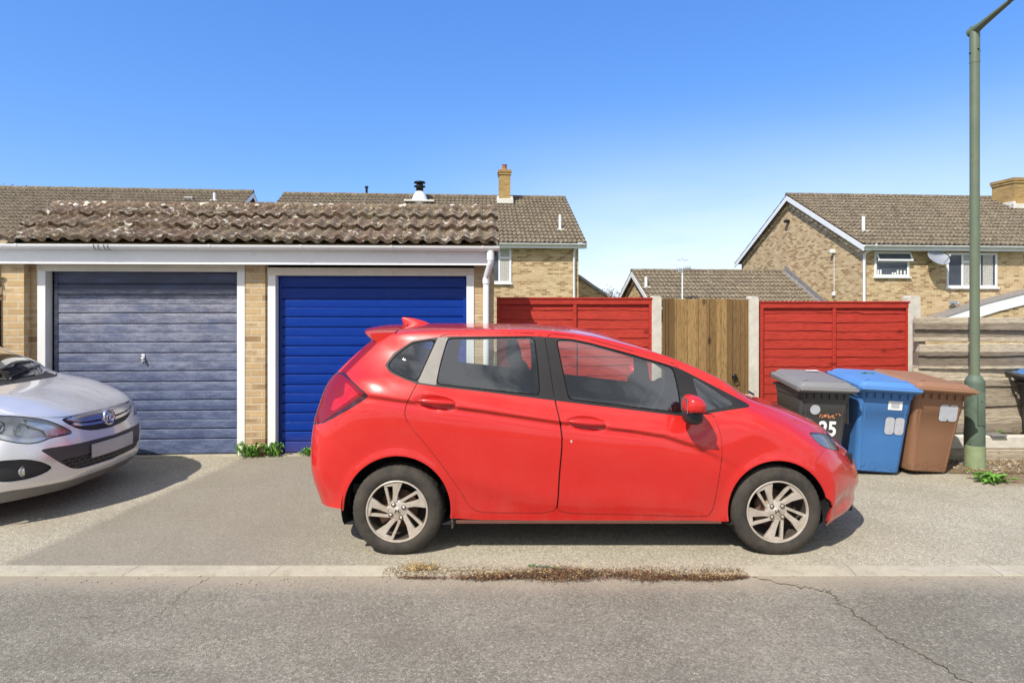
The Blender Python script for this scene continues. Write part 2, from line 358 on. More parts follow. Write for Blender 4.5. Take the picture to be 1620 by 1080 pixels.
def wood(name, a, b, dk, rough=0.8, knots=True, vertical=True, grain=1.0, plank=None):
    m = MN(name)
    st = (9, 9, 0.7) if vertical else (0.7, 9, 9)
    g = m.noise(4*grain, 6, 0.65, stretch=st, dist=0.6)
    c = m.mix(m.ramp(g, 0.3, 0.7), a, b)
    if plank:
        sp = m.N.new('ShaderNodeSeparateXYZ'); m.L.new(m.co(), sp.inputs[0])
        ix = m.math('FLOOR', m.math('DIVIDE', m.math('ADD', sp.outputs[0 if vertical else 2], 10), plank))
        wn = m.N.new('ShaderNodeTexWhiteNoise'); wn.noise_dimensions = '1D'; m.L.new(ix, wn.inputs['W'])
        c = m.mix(m.ramp(wn.outputs['Value'], 0.1, 0.9, 0, 0.7), c, dk)
        w2 = m.N.new('ShaderNodeTexWhiteNoise'); w2.noise_dimensions = '1D'; m.L.new(m.math('ADD', ix, 37.7), w2.inputs['W'])
        c = m.mix(m.ramp(w2.outputs['Value'], 0.35, 1.0, 0, 0.55), c, tuple(min(1, x*1.35) for x in b))
    g2 = m.noise(16*grain, 4, 0.6, stretch=st)
    c = m.mix(m.ramp(g2, 0.48, 0.68, 0, 0.75), c, dk)
    if knots:
        k = m.voro(4.2, vec=m.mapping((1, 1, 0.55) if vertical else (0.55, 1, 1)))
        kk = m.ramp(m.math('ADD', k, m.math('MULTIPLY', m.noise(20, 3, 0.6), 0.06)), 0.17, 0.09); c = m.mix(m.math('MULTIPLY', kk, 0.75), c, tuple(x*0.5 for x in dk))
    m.base(c, rough, 0, 0.3); m.bump(g2, 0.35, 0.004); m.bump(m.noise(160, 3, 0.6, stretch=st), 0.2, 0.002)
    MATS[name] = m.m
wood('fence_red', (0.36, 0.027, 0.017), (0.48, 0.046, 0.026), (0.20, 0.016, 0.010), 0.7, knots=True, vertical=False)
wood('gate_wood', (0.20, 0.115, 0.036), (0.34, 0.215, 0.085), (0.075, 0.040, 0.016), 0.8, plank=0.1285)
wood('plank_grey', (0.28, 0.225, 0.16), (0.50, 0.43, 0.32), (0.085, 0.062, 0.05), 0.9, vertical=False, plank=0.157)
wood('brown_wood', (0.09, 0.035, 0.018), (0.13, 0.05, 0.025), (0.04, 0.02, 0.012))
def paint(name, col, var=0.04, dust=(0.60, 0.36, 0.28), damt=0.05, metal=0.0, rough=0.28, flake=0.0):
    m = MN(name)
    sp = m.N.new('ShaderNodeSeparateXYZ'); m.L.new(m.co(), sp.inputs[0])
    low = m.ramp(m.math('ADD', sp.outputs[2], m.math('MULTIPLY', m.noise(7, 5, 0.7), 0.25)), 0.62, 0.25, 0.05, 1.0)
    streak = m.noise(5, 7, 0.7, stretch=(3, 3, 0.8))
    d = m.math('MULTIPLY', m.math('MULTIPLY', low, m.ramp(streak, 0.3, 0.75)), damt*1.6)
    c = m.mix(d, col, dust)
    gen = m.ramp(m.noise(2.5, 6, 0.65), 0.45, 0.8, 0, damt*0.5); c = m.mix(gen, c, dust)
    if flake:
        fl = m.voro(2500, out='Color'); c = m.mix(flake, c, fl, 'OVERLAY')
    r = m.ramp(m.noise(6, 5, 0.7), 0.35, 0.8, rough*0.8, rough*1.5)
    m.base(c, r, metal, 0.25 if not metal else 0.5, 0.9, 0.04)
    m.bump(m.noise(3.0, 2, 0.5), 0.06, 0.01)
    MATS[name] = m.m
paint('car_red', (0.52, 0.016, 0.013))
paint('car_silver', (0.74, 0.72, 0.72), damt=0.08, dust=(0.5, 0.42, 0.34), metal=0.55, rough=0.32)
simple('chin_grey', (0.16, 0.15, 0.14), 0.6)
def glass(name, tint, refl=1.0, fk=2.3):
    m = MN(name); m.N.remove(m.b)
    out = [n for n in m.N if n.type == 'OUTPUT_MATERIAL'][0]
    tr = m.N.new('ShaderNodeBsdfTransparent'); tr.inputs[0].default_value = tuple(tint)+(1,)
    gl = m.N.new('ShaderNodeBsdfGlossy'); gl.inputs['Roughness'].default_value = 0.015; gl.inputs[0].default_value = (refl, refl, refl, 1)
    fr = m.N.new('ShaderNodeFresnel'); fr.inputs[0].default_value = 1.62
    f = m.math('MULTIPLY', fr.outputs[0], fk, True)
    dust = m.N.new('ShaderNodeBsdfDiffuse'); dust.inputs[0].default_value = (0.5, 0.48, 0.44, 1)
    mx = m.N.new('ShaderNodeMixShader'); m.L.new(f, mx.inputs[0]); m.L.new(tr.outputs[0], mx.inputs[1]); m.L.new(gl.outputs[0], mx.inputs[2])
    m2 = m.N.new('ShaderNodeMixShader'); m.L.new(m.ramp(m.noise(5, 6, 0.7), 0.3, 0.8, 0.0, 0.012), m2.inputs[0]); m.L.new(mx.outputs[0], m2.inputs[1]); m.L.new(dust.outputs[0], m2.inputs[2])
    m.L.new(m2.outputs[0], out.inputs[0]); MATS[name] = m.m
glass('car_glass', (0.90, 0.94, 0.92)); glass('lamp_glass', (0.96, 0.96, 0.96), 1.0, 1.0); glass('dark_glass', (0.35, 0.38, 0.38))
m = MN('tail_red')
st = m.math('FRACT', m.math('MULTIPLY', m.noise(1.0, 0, 0, stretch=(1, 1, 1)), 30)); v = m.voro(160, 'F1')
m.base((0.20, 0.002, 0.007), 0.15, 0, 0.4, 0.4); m.bump(v, 0.08, 0.001); MATS['tail_red'] = m.m
simple('tail_dark', (0.040, 0.002, 0.008), 0.1, coat=1.0); simple('tail_bright', (0.46, 0.005, 0.016), 0.15, coat=.4, nscale=40, var=.15)
m = MN('tyre'); c = m.mix(m.ramp(m.noise(9, 6, 0.7), 0.35, 0.7), (0.030, 0.027, 0.024), (0.068, 0.057, 0.045)); m.base(c, 0.85, 0, 0.3); m.bump(m.noise(90, 3, 0.6), 0.25, 0.002); MATS['tyre'] = m.m
m = MN('alloy'); c = m.mix(m.ramp(m.noise(12, 6, 0.7), 0.35, 0.75), (0.62, 0.56, 0.49), (0.42, 0.34, 0.26)); m.base(c, 0.40, 0.45, 0.5, 0.3); MATS['alloy'] = m.m
simple('alloy_inner', (0.07, 0.055, 0.045), 0.6, 0.3)
def binmat(name, col, scuff):
    m = MN(name); c = m.mix(m.ramp(m.noise(4, 5, 0.6), 0.3, 0.7, 0, 0.5), col, tuple(x*0.82 for x in col))
    sp = m.N.new('ShaderNodeSeparateXYZ'); m.L.new(m.co(), sp.inputs[0])
    low = m.math('MULTIPLY', m.ramp(sp.outputs[2], 0.16, 0.02), m.ramp(m.noise(26, 6, 0.8), 0.48, 0.6)); c = m.mix(m.math('MULTIPLY', low, 0.75), c, tuple(x*0.25 for x in col))
    s = m.ramp(m.noise(30, 5, 0.8, stretch=(1, 1, 2.5)), 0.66, 0.76, 0, 0.55); c = m.mix(s, c, scuff)
    m.base(c, 0.5, 0, 0.4); m.bump(m.noise(220, 3, 0.6), 0.12, 0.002); MATS[name] = m.m
binmat('bin_black', (0.062, 0.060, 0.058), (0.16, 0.15, 0.14)); binmat('bin_black_lid', (0.20, 0.195, 0.19), (0.26, 0.25, 0.24))
binmat('bin_blue', (0.050, 0.165, 0.40), (0.14, 0.28, 0.55)); binmat('bin_blue_lid', (0.085, 0.22, 0.48), (0.2, 0.36, 0.65))
binmat('bin_brown', (0.235, 0.118, 0.064), (0.36, 0.20, 0.11)); binmat('bin_brown_lid', (0.285, 0.145, 0.08), (0.42, 0.25, 0.14))
simple('post_green', (0.125, 0.155, 0.098), 0.5, var=0.1, nscale=5, dirt=((0.10, 0.12, 0.08), 0.58, 0.6))
simple('post_base_dark', (0.085, 0.12, 0.085), 0.6, var=0.15, nscale=5, dirt=((0.05, 0.06, 0.045), 0.55, 0.6), bump=0.2, bscale=60)
simple('post_base_light', (0.22, 0.27, 0.14), 0.7, var=0.15, nscale=12)
simple('leaf', (0.11, 0.25, 0.03), 0.55, var=0.45, nscale=25)
simple('leaf_dark', (0.02, 0.045, 0.012), 0.7, var=0.5, nscale=2)
simple('dry_grass', (0.34, 0.22, 0.09), 0.9, var=0.4, nscale=10)
simple('rust_moss', (0.17, 0.075, 0.035), 0.95, var=0.5, nscale=14)
# ---- ground materials
def speckle(m, base_lo, base_hi, sc, stone, dark, f1=90, f2=260, patch=0.6, stoneamt=0.5):
    c = m.mix(m.ramp(m.noise(patch, 7, 0.65), 0.35, 0.68), base_lo, base_hi)
    v = m.voro(sc, out='Color'); sv = m.N.new('ShaderNodeSeparateColor'); m.L.new(v, sv.inputs[0])
    c = m.mix(m.ramp(sv.outputs[0], 0.0, 1.0, 0, 0.5), c, dark)
    c = m.mix(m.math('MULTIPLY', m.ramp(sv.outputs[1], 0.80, 0.92), stoneamt), c, stone)
    e = m.voro(sc, 'DISTANCE_TO_EDGE'); c = m.mix(m.ramp(e, 0.10, 0.0, 0, 0.65), c, tuple(x*0.4 for x in dark))
    c = m.mix(m.ramp(m.noise(f1, 4, 0.7), 0.5, 0.75, 0, 0.4), c, dark)
    c = m.mix(m.ramp(m.noise(42, 6, 0.9), 0.50, 0.57, 0, 0.6), c, tuple(x*0.75 for x in dark))
    c = m.mix(m.ramp(m.noise(11, 7, 0.8), 0.50, 0.64, 0, 0.28), c, dark)
    c = m.mix(m.ramp(m.noise(60, 5, 0.85), 0.56, 0.62, 0, 0.6), c, stone)
    return c, e, sv
m = MN('road_asphalt')
c, e_, sv = speckle(m, (0.215, 0.195, 0.150), (0.375, 0.342, 0.268), 120, (0.50, 0.46, 0.37), (0.118, 0.104, 0.080), patch=1.1, stoneamt=.35)
c = m.mix(m.ramp(m.noise(3.1, 7, 0.7, stretch=(0.35, 1, 1)), 0.47, 0.66, 0, 0.42), c, (0.155, 0.135, 0.105))
sp = m.N.new('ShaderNodeSeparateXYZ'); m.L.new(m.co(), sp.inputs[0])
kerbdust = m.ramp(m.math('ADD', sp.outputs[1], m.math('MULTIPLY', m.noise(4, 6, 0.7), 0.22)), 3.54, 3.76, 0, 0.7); c = m.mix(kerbdust, c, (0.36, 0.30, 0.22))
sw = m.ramp(m.math('MULTIPLY', m.voro(26, out='Distance'), 1.0), 0.07, 0.045); rnd = m.N.new('ShaderNodeTexVoronoi'); rnd.inputs['Scale'].default_value = 26; m.L.new(m.co(), rnd.inputs['Vector'])
s2 = m.N.new('ShaderNodeSeparateColor'); m.L.new(rnd.outputs['Color'], s2.inputs[0])
c = m.mix(m.math('MULTIPLY', sw, m.ramp(s2.outputs[0], 0.965, 0.975)), c, (0.52, 0.49, 0.44))
# oil and tar stains
for (sx, sy, r0) in ((-2.27, 3.20, 0.04), (-1.62, 2.72, 0.05)):
    v = m.N.new('ShaderNodeVectorMath'); v.operation = 'DISTANCE'; m.L.new(m.mapping((0.6, 1.6, 0)), v.inputs[0]); v.inputs[1].default_value = (sx*0.6, sy*1.6, 0)
    dd = m.math('ADD', v.outputs['Value'], m.math('MULTIPLY', m.noise(15, 6, 0.85), 0.30)); c = m.mix(m.ramp(dd, r0+0.17, r0+0.07, 0, 0.6), c, (0.05, 0.043, 0.038))
m.base(c, 0.9, 0, 0.3); m.bump(e_, 0.55, 0.006); m.bump(m.noise(260, 3, 0.6), 0.4, 0.003); MATS['road_asphalt'] = m.m
m = MN('driveway')
c, e_, sv = speckle(m, (0.44, 0.395, 0.290), (0.63, 0.570, 0.43), 110, (0.74, 0.68, 0.54), (0.22, 0.185, 0.135), patch=1.2)
sp = m.N.new('ShaderNodeSeparateXYZ'); m.L.new(m.co(), sp.inputs[0])
wob = m.math('MULTIPLY', m.math('SUBTRACT', m.noise(5, 6, 0.7), 0.5), 0.35)
# older, greyer asphalt bay in front of the blue door: between two slanting lines
ln = m.math('SUBTRACT', sp.outputs[0], m.math('ADD', m.math('MULTIPLY', m.math('SUBTRACT', sp.outputs[1], 6.5), 0.06), -2.86))
g1 = m.ramp(m.math('ADD', ln, wob), -0.04, 0.06); g2 = m.ramp(m.math('ADD', m.math('ADD', m.math('SUBTRACT', sp.outputs[0], m.math('MULTIPLY', m.math('SUBTRACT', 6.5, sp.outputs[1]), 0.35)), 2.75), m.math('MULTIPLY', wob, 0.6)), 0.10, -0.10)
g3 = m.math('MULTIPLY', g1, g2); c = m.mix(m.math('MULTIPLY', g3, 0.0), c, (0.13, 0.11, 0.09))
gr = m.ramp(m.math('ADD', m.math('ADD', sp.outputs[0], m.math('MULTIPLY', m.math('SUBTRACT', 6.6, sp.outputs[1]), 0.12)), m.math('MULTIPLY', wob, 0.5)), -2.96, -2.86)
gr2 = m.ramp(m.math('ADD', sp.outputs[1], wob), 4.3, 4.1)
c = m.mix(m.math('MULTIPLY', m.math('SUBTRACT', 1.0, gr), 0.0), c, (0.17, 0.14, 0.11))
wed = m.math('MULTIPLY', gr, m.ramp(m.math('ADD', sp.outputs[0], m.math('ADD', m.math('MULTIPLY', m.math('SUBTRACT', sp.outputs[1], 3.9), 0.05), m.math('MULTIPLY', wob, 2.0))), -0.7, -1.7))
c = m.mix(m.math('MULTIPLY', wed, 0.62), c, (0.20, 0.175, 0.135))
st = m.ramp(m.noise(1.8, 8, 0.75, dist=0.8), 0.54, 0.7, 0, 0.4); c = m.mix(st, c, (0.27, 0.22, 0.16))
crk = m.voro(0.55, 'DISTANCE_TO_EDGE', vec=m.mapping((1, 1, 0)))
crk = m.math('ADD', crk, m.math('MULTIPLY', m.math('SUBTRACT', m.noise(7, 6, 0.7), 0.5), 0.09)); c = m.mix(m.ramp(m.math('ABSOLUTE', crk), 0.004, 0.0, 0, 0.0), c, (0.07, 0.06, 0.045))
soil = m.math('MULTIPLY', m.ramp(m.math('ADD', sp.outputs[0], wob), 4.35, 4.6), m.ramp(m.math('ADD', m.math('SUBTRACT', sp.outputs[1], m.math('MULTIPLY', sp.outputs[0], -0.15)), wob), 6.1, 6.35))
c = m.mix(m.math('MULTIPLY', soil, m.ramp(m.noise(30, 6, 0.8), 0.3, 0.5)), c, (0.19, 0.125, 0.07))
m.base(c, 0.92, 0, 0.25); m.bump(e_, 0.7, 0.008); m.bump(m.noise(230, 3, 0.6), 0.5, 0.004); m.bump(m.noise(9, 4, 0.6), 0.3, 0.02); MATS['driveway'] = m.m
m = MN('kerb_concrete')
sp = m.N.new('ShaderNodeSeparateXYZ'); m.L.new(m.co(), sp.inputs[0])
c = m.mix(m.ramp(m.noise(3, 7, 0.7), 0.3, 0.7), (0.35, 0.31, 0.23), (0.47, 0.42, 0.32)); c = m.mix(m.ramp(m.noise(11, 7, 0.8), 0.52, 0.66, 0, 0.55), c, (0.22, 0.18, 0.12)); c = m.mix(m.ramp(m.noise(60, 5, 0.8), 0.54, 0.68, 0, 0.6), c, (0.22, 0.17, 0.12))
j = m.math('FRACT', m.math('ADD', m.math('DIVIDE', m.math('ADD', sp.outputs[0], m.math('MULTIPLY', sp.outputs[1], -0.15)), 0.9), 10.27)); j = m.ramp(m.math('MINIMUM', j, m.math('SUBTRACT', 1.0, j)), 0.006, 0.002, 0, 0.55)
c = m.mix(j, c, (0.09, 0.07, 0.05)); m.base(c, 0.9, 0, 0.3); m.bump(m.noise(90, 5, 0.8), 0.4, 0.004); MATS['kerb_concrete'] = m.m
m = MN('earth'); c = m.mix(m.ramp(m.noise(0.5, 8, 0.7), 0.35, 0.65), (0.07, 0.095, 0.03), (0.12, 0.13, 0.05)); m.base(c, 1.0); MATS['earth'] = m.m
m = MN('dirt'); c = m.mix(m.ramp(m.noise(8, 8, 0.75), 0.35, 0.65), (0.13, 0.085, 0.05), (0.30, 0.22, 0.13)); c = m.mix(m.ramp(m.noise(50, 5, 0.8), 0.55, 0.68, 0, 0.7), c, (0.42, 0.34, 0.22)); m.base(c, 1.0, 0, 0.2); m.bump(m.noise(40, 6, 0.8), 1.0, 0.02); MATS['dirt'] = m.m
# ------------------------------------------------------------------ cars: a hand-laid net of section curves, lofted and cut into panels
def catmull(P, ts):
    # P (n, ...) control, ts float params
    n = len(P); out = []
    for t in ts:
        i = min(int(math.floor(t)), n-2); f = t-i
        p0 = P[i-1] if i > 0 else 2*P[0]-P[1]
        p3 = P[i+2] if i+2 < n else 2*P[-1]-P[-2]
        p1, p2 = P[i], P[i+1]
        out.append(0.5*((2*p1)+(-p0+p2)*f+(2*p0-5*p1+4*p2-p3)*f*f+(-p0+3*p1-3*p2+p3)*f**3))
    return np.array(out)
def sdf_poly(P, poly):
    poly = np.array(poly, float); A = poly; B = np.roll(poly, -1, 0)
    d2 = np.full(len(P), 1e18); inside = np.zeros(len(P), bool)
    for a_, b_ in zip(A, B):
        e_ = b_-a_; w_ = P-a_
        t = np.clip((w_@e_)/max(e_@e_, 1e-12), 0, 1)
        q = w_-t[:, None]*e_; d2 = np.minimum(d2, (q*q).sum(1))
        c1 = (a_[1] > P[:, 1]) != (b_[1] > P[:, 1])
        with np.errstate(divide='ignore', invalid='ignore'):
            xi = (b_[0]-a_[0])*(P[:, 1]-a_[1])/(b_[1]-a_[1]+1e-15)+a_[0]
        inside ^= c1 & (P[:, 0] < xi)
    d = np.sqrt(d2); return np.where(inside, -d, d)
def line_dist(P, pts):
    pts = np.array(pts, float); best = np.full(len(P), 1e18); sg = np.zeros(len(P))
    for a_, b_ in zip(pts[:-1], pts[1:]):
        e_ = b_-a_; w_ = P-a_; t = np.clip((w_@e_)/(e_@e_), 0, 1); q = w_-t[:, None]*e_; d = np.sqrt((q*q).sum(1))
        cr = np.sign(e_[0]*w_[:, 1]-e_[1]*w_[:, 0]); m_ = d < best; best = np.where(m_, d, best); sg = np.where(m_, cr, sg)
    return best, best*sg
def smooth_poly(poly, it=2, closed=True, r=1e9):
    P = [np.array(p, float) for p in poly]
    for _ in range(it):
        Q = []; n = len(P)
        for i in range(n if closed else n-1):
            a_, b_ = P[i], P[(i+1) % n]; q_ = min(0.2, r/max(1e-9, np.linalg.norm(b_-a_))); Q += [a_*(1-q_)+b_*q_, a_*q_+b_*(1-q_)]
        if not closed: Q = [P[0]]+Q+[P[-1]]
        P = Q
    return [tuple(p) for p in P]
class Shell:
    def __init__(s, net, yc, nrow=14, ncol=(5, 5, 6, 16, 16, 12, 10, 6), disp=None):
        s.yc = yc; net = np.array(net, float)            # K x J x 3  (X, w, Z)
        K, J, _ = net.shape
        ts = np.linspace(0, K-1, (K-1)*nrow+1)
        us = np.concatenate([np.linspace(j, j+1, ncol[j], endpoint=False) for j in range(J-1)]+[[J-1]])
        G1 = catmull(net, ts)                              # rows
        G2 = catmull(np.swapaxes(G1, 0, 1), us)            # cols x rows x 3
        g = np.swapaxes(G2, 0, 1)                          # rows x cols x 3
        g[:, 0, 1] = 0.0
        nr, nc = g.shape[:2]
        P = g.reshape(-1, 3)
        if disp is not None:
            P[:, 1] += disp(s.px(P), P); g = P.reshape(nr, nc, 3)
        du = np.gradient(g, axis=0); dv = np.gradient(g, axis=1)
        n = np.cross(du, dv); n /= np.linalg.norm(n, axis=2, keepdims=True)+1e-12
        # orient outward: away from the axis (0, .75)
        cxm = g[..., 0]*0.75; outv = np.stack([g[..., 0]*0+(g[..., 0]-cxm)*0.3, g[..., 1], g[..., 2]-0.75], -1)
        sg = np.sign((n*outv).sum(2).sum()); n *= sg
        n[:, 0, 1] = 0; n[:, 0] /= np.linalg.norm(n[:, 0], axis=1, keepdims=True)+1e-12
        par = np.stack(np.meshgrid(ts, us, indexing='ij'), -1)
        s.D = [np.concatenate([g[i, j], n[i, j], par[i, j]]) for i in range(nr) for j in range(nc)]
        s.flip = sg > 0
        s.F = []; s.T = []
        for i in range(nr-1):
            for j in range(nc-1):
                f = [i*nc+j, (i+1)*nc+j, (i+1)*nc+j+1, i*nc+j+1]
                s.F.append(f if sg > 0 else f[::-1]); s.T.append('body')
    def px(s, P):
        Y = s.yc-P[:, 1]; return np.stack([PX0+FPX*P[:, 0]/Y, HY-FPX*(P[:, 2]-CZ)/Y], 1)
    def arr(s): return np.array(s.D)
    def coords(s, kind):
        A = s.arr()
        return {'px': lambda: s.px(A[:, :3]), 'wz': lambda: A[:, [1, 2]], 'par': lambda: A[:, 6:8]}[kind]()
    def split(s, phi, tag_, src=None):
        phi = np.where(np.abs(phi) < 1e-5, 0, phi); phi = list(phi); cache = {}
        F2, T2 = [], []
        for f, t in zip(s.F, s.T):
            v = [phi[i] for i in f]; ok = src is None or t in src
            if min(v) >= 0: F2.append(f); T2.append(t); continue
            if max(v) <= 0: F2.append(f); T2.append(tag_ if ok else t); continue
            pos, neg = [], []; n = len(f)
            for k in range(n):
                a_, b_ = f[k], f[(k+1) % n]; pa, pb = v[k], v[(k+1) % n]
                if pa >= 0: pos.append(a_)
                if pa <= 0: neg.append(a_)
                if pa*pb < 0:
                    key = (a_, b_) if a_ < b_ else (b_, a_)
                    if key not in cache:
                        q = pa/(pa-pb); d = s.D[a_]*(1-q)+s.D[b_]*q; s.D.append(d); phi.append(0.0); cache[key] = len(s.D)-1
                    pos.append(cache[key]); neg.append(cache[key])
            if len(pos) >= 3: F2.append(pos); T2.append(t)
            if len(neg) >= 3: F2.append(neg); T2.append(tag_ if ok else t)
        s.F, s.T = F2, T2
    def region(s, kind, poly, tag_, src=None, grow=0.0, extra=None, near=True):
        P = s.coords(kind); phi = sdf_poly(P, poly)-grow
        if extra is not None: phi = np.maximum(phi, extra(s.arr()))
        s.split(phi, tag_, src)
    def line(s, kind, pts, tag_, half, src=None, extra=None):
        P = s.coords(kind); d, sd = line_dist(P, pts)
        ex = extra(s.arr()) if extra is not None else -1e9
        s.split(np.where((d < 14*half) & (ex < 0), sd, np.abs(sd)+0.5*half+1e-3), '_none_', src=[])
        P = s.coords(kind); d, sd = line_dist(P, pts); ex = extra(s.arr()) if extra is not None else -1e9
        s.split(np.maximum(d-half, ex), tag_, src)
    def emit(s, tags, name, mat, parent, off=0.0, skirt=0.0, sides=(1, -1), together=True, org=(0, 0, 0), filt=None):
        A = s.arr(); fs = [f for f, t in zip(s.F, s.T) if t in tags and (filt is None or filt(A[f].mean(0)))]
        if not fs: print('EMPTY', name); return []
        used = sorted({i for f in fs for i in f}); ix = {i: k for k, i in enumerate(used)}
        B = A[used]; n = B[:, 3:6]; P = B[:, :3]+n*off
        F = [[ix[i] for i in f] for f in fs]
        V = [p for p in P]; Nn = [q for q in n]; ns = len(F)
        if skirt:
            cnt = {}
            for f in F:
                for k in range(len(f)):
                    e_ = (f[k], f[(k+1) % len(f)]); key = (min(e_), max(e_)); cnt.setdefault(key, []).append(e_)
            nw = {}
            for key, l in cnt.items():
                if len(l) == 1:
                    a_, b_ = l[0]
                    if abs(P[a_][1]) < 1e-4 and abs(P[b_][1]) < 1e-4: continue
                    for q in (a_, b_):
                        if q not in nw:
                            nw[q] = (len(V), len(V)+1); V.append(P[q]); V.append(P[q]-n[q]*skirt); Nn.append(n[q]); Nn.append(n[q])
                    F.append([nw[b_][0], nw[a_][0], nw[a_][1], nw[b_][1]])
        V = np.array(V); Nn = np.array(Nn); outs = []
        def world(V, sd):
            return np.stack([V[:, 0]-org[0], s.yc-sd*V[:, 1]-org[1], V[:, 2]-org[2]], 1)
        def nor(Nv, sd): return np.stack([Nv[:, 0], -sd*Nv[:, 1], Nv[:, 2]], 1)
        sets = []
        for sd in sides:
            FF = F if sd < 0 else [f[::-1] for f in F]
            sets.append((world(V, sd), nor(Nn, sd), FF))
        def make(V, Nv, F):
            # custom normals only for the panels; the skirts get their own flat shading
            me_sm = [True]*len(F)
            return mk(name, V, F, mat, parent, smooth=me_sm, normals=Nv)
        if together:
            V0 = np.concatenate([x[0] for x in sets]); N0 = np.concatenate([x[1] for x in sets]); F0 = []; k = 0
            for x in sets: F0 += [[i+k for i in f] for f in x[2]]; k += len(x[0])
            outs.append(make(V0, N0, F0))
        else:
            for x in sets: outs.append(make(*x))
        return outs
def wheel(parent, cx_, cy_, cz_, side, rot, tr=0.301, tw=0.185, rr=0.205, style='twin', emblem=True, steer=0.0):
    # local frame: outer face looks along -y; side=-1 turns it round
    M = Matrix.Translation((cx_, cy_, cz_)) @ Matrix.Rotation(R(0 if side > 0 else 180)+steer, 4, 'Z')
    seg = 144; V = []; F = []
    h = tw/2
    prof = [(rr-0.008, 0.012), (rr+0.004, 0.003), (rr+0.018, -0.004), (rr+0.045, -0.008), (tr-0.045, -0.006), (tr-0.026, -0.001), (tr-0.016, 0.007), (tr-0.009, 0.014), (tr-0.003, 0.024), (tr, 0.036), (tr, 0.052), (tr-0.007, 0.054), (tr-0.007, 0.060), (tr, 0.062), (tr+.001, h-0.006), (tr-0.007, h-0.004), (tr-0.007, h+0.004), (tr+.001, h+0.006)]
    prof = prof+[(r_, tw-y_) for (r_, y_) in prof[::-1]]
    for i, (r_, y_) in enumerate(prof):
        for k in range(seg):
            an = 2*math.pi*k/seg; q = r_
            edge = 7 <= i <= 9 or len(prof)-10 <= i <= len(prof)-8
            if edge and k % 3 == 0: q -= 0.0022
            elif (9 < i < len(prof)-10) and (k+i) % 4 == 0: q -= 0.004
            V.append(M @ Vector((math.cos(an)*q, y_, math.sin(an)*q)))
    F = [(i*seg+k, i*seg+(k+1) % seg, (i+1)*seg+(k+1) % seg, (i+1)*seg+k) for i in range(len(prof)-1) for k in range(seg)]
    b = MB(); b.add(V, F, True); ty = b.build('wheel', 'tyre', parent, angle=38)
    b = MB()
    b.lathe([(rr-0.002, 0.030), (rr, 0.004), (rr+0.001, 0.000), (rr-0.003, -0.002), (rr-0.009, -0.001), (rr-0.011, 0.004), (rr-0.013, 0.012)], axis='y', seg=96, M=M)
    def P(r_, an): return (r_*math.cos(R(an)), r_*math.sin(R(an)))
    def spoke(poly, y0, bev):
        bm = bmesh.new()
        vs = [bm.verts.new((p[0], y0+(0.010*(1-min(1, math.hypot(*p)/0.19))), p[1])) for p in poly]
        f = bm.faces.new(vs); r_ = bmesh.ops.extrude_face_region(bm, geom=[f]); nv = [x for x in r_['geom'] if isinstance(x, bmesh.types.BMVert)]
        for v in nv: v.co.y += 0.022
        es = [e_ for e_ in bm.edges if all(v in vs for v in e_.verts)]
        bmesh.ops.bevel(bm, geom=es, offset=bev, segments=2, affect='EDGES')
        bm.verts.index_update(); b.add([M @ v.co for v in bm.verts], [[v.index for v in f.verts] for f in bm.faces]); bm.free()
    k_ = (rr)/0.21
    if style == 'twin':
        for i in range(5):
            a0 = rot+72*i
            spoke([P(.1985*k_, a0+79), P(.20*k_, a0+86), P(.20*k_, a0+93), P(.199*k_, a0+100), P(.199*k_, a0+109), P(.1985*k_, a0+118), P(.185*k_, a0+118), P(.178*k_, a0+109), P(.172*k_, a0+100), P(.12*k_, a0+104), P(.062, a0+122), P(.058, a0+92), P(.12*k_, a0+86.5)], 0.004, 0.0028)
            spoke([P(.189*k_, a0+118.5), P(.186*k_, a0+112), P(.12*k_, a0+118.5), P(.062, a0+133), P(.066, a0+152), P(.12*k_, a0+127.5)], 0.009, 0.0026)
    else:
        for i in range(7):
            a0 = rot+360/7*i
            spoke([P(.199*k_, a0-9), P(.20*k_, a0), P(.199*k_, a0+9), P(.12*k_, a0+8), P(.055, a0+22), P(.055, a0-22), P(.12*k_, a0-8)], 0.005, 0.003)
    b.lathe([(0.0, 0.012), (0.030, 0.012), (0.034, 0.014), (0.060, 0.015), (0.069, 0.020), (0.074, 0.034)], axis='y', seg=40, M=M)
    rim = b.build('rim', 'alloy', ty, angle=35)
    b = MB(); b.lathe([(rr-0.012, 0.010), (rr-0.020, 0.06), (rr-0.024, 0.125), (0.0, 0.128)], axis='y', seg=64, M=M)
    b.build('barrel', 'alloy_inner', ty)
    b = MB(); b.lathe([(0.0, 0.058), (0.07, 0.058), (0.072, 0.075), (0.128, 0.076), (0.130, 0.090), (0.0, 0.092)], axis='y', seg=48, M=M)
    b.box(-0.145, -0.075, 0.05, 0.10, -0.05, 0.06, 0.012, M=M @ Matrix.Rotation(R(-25), 4, 'Y')); b.build('brake_disc', 'rust_disc', ty)
    for i in range(4):
        an = R(120+90*i+rot*0.8); c = (0.050*math.cos(an), 0.050*math.sin(an)); b = MB()
        MM = M @ Matrix.Translation((c[0], 0, c[1]))
        b.lathe([(0.0135, 0.0125), (0.0155, 0.0075), (0.0115, 0.0080), (0.0100, 0.013)], axis='y', seg=20, M=MM); b.mi = 1
        b.lathe([(0.0, 0.0050), (0.0055, 0.0050), (0.0098, 0.008), (0.0101, 0.014)], axis='y', seg=6, smooth=False, M=MM)
        b.build('wheel_nut', ['alloy_inner', 'alloy'], ty)
    b = MB(); b.lathe([(0.0, 0.0085), (0.023, 0.0085), (0.026, 0.011), (0.026, 0.014)], axis='y', seg=32, M=M); b.build('hub_cap', 'alloy', ty)
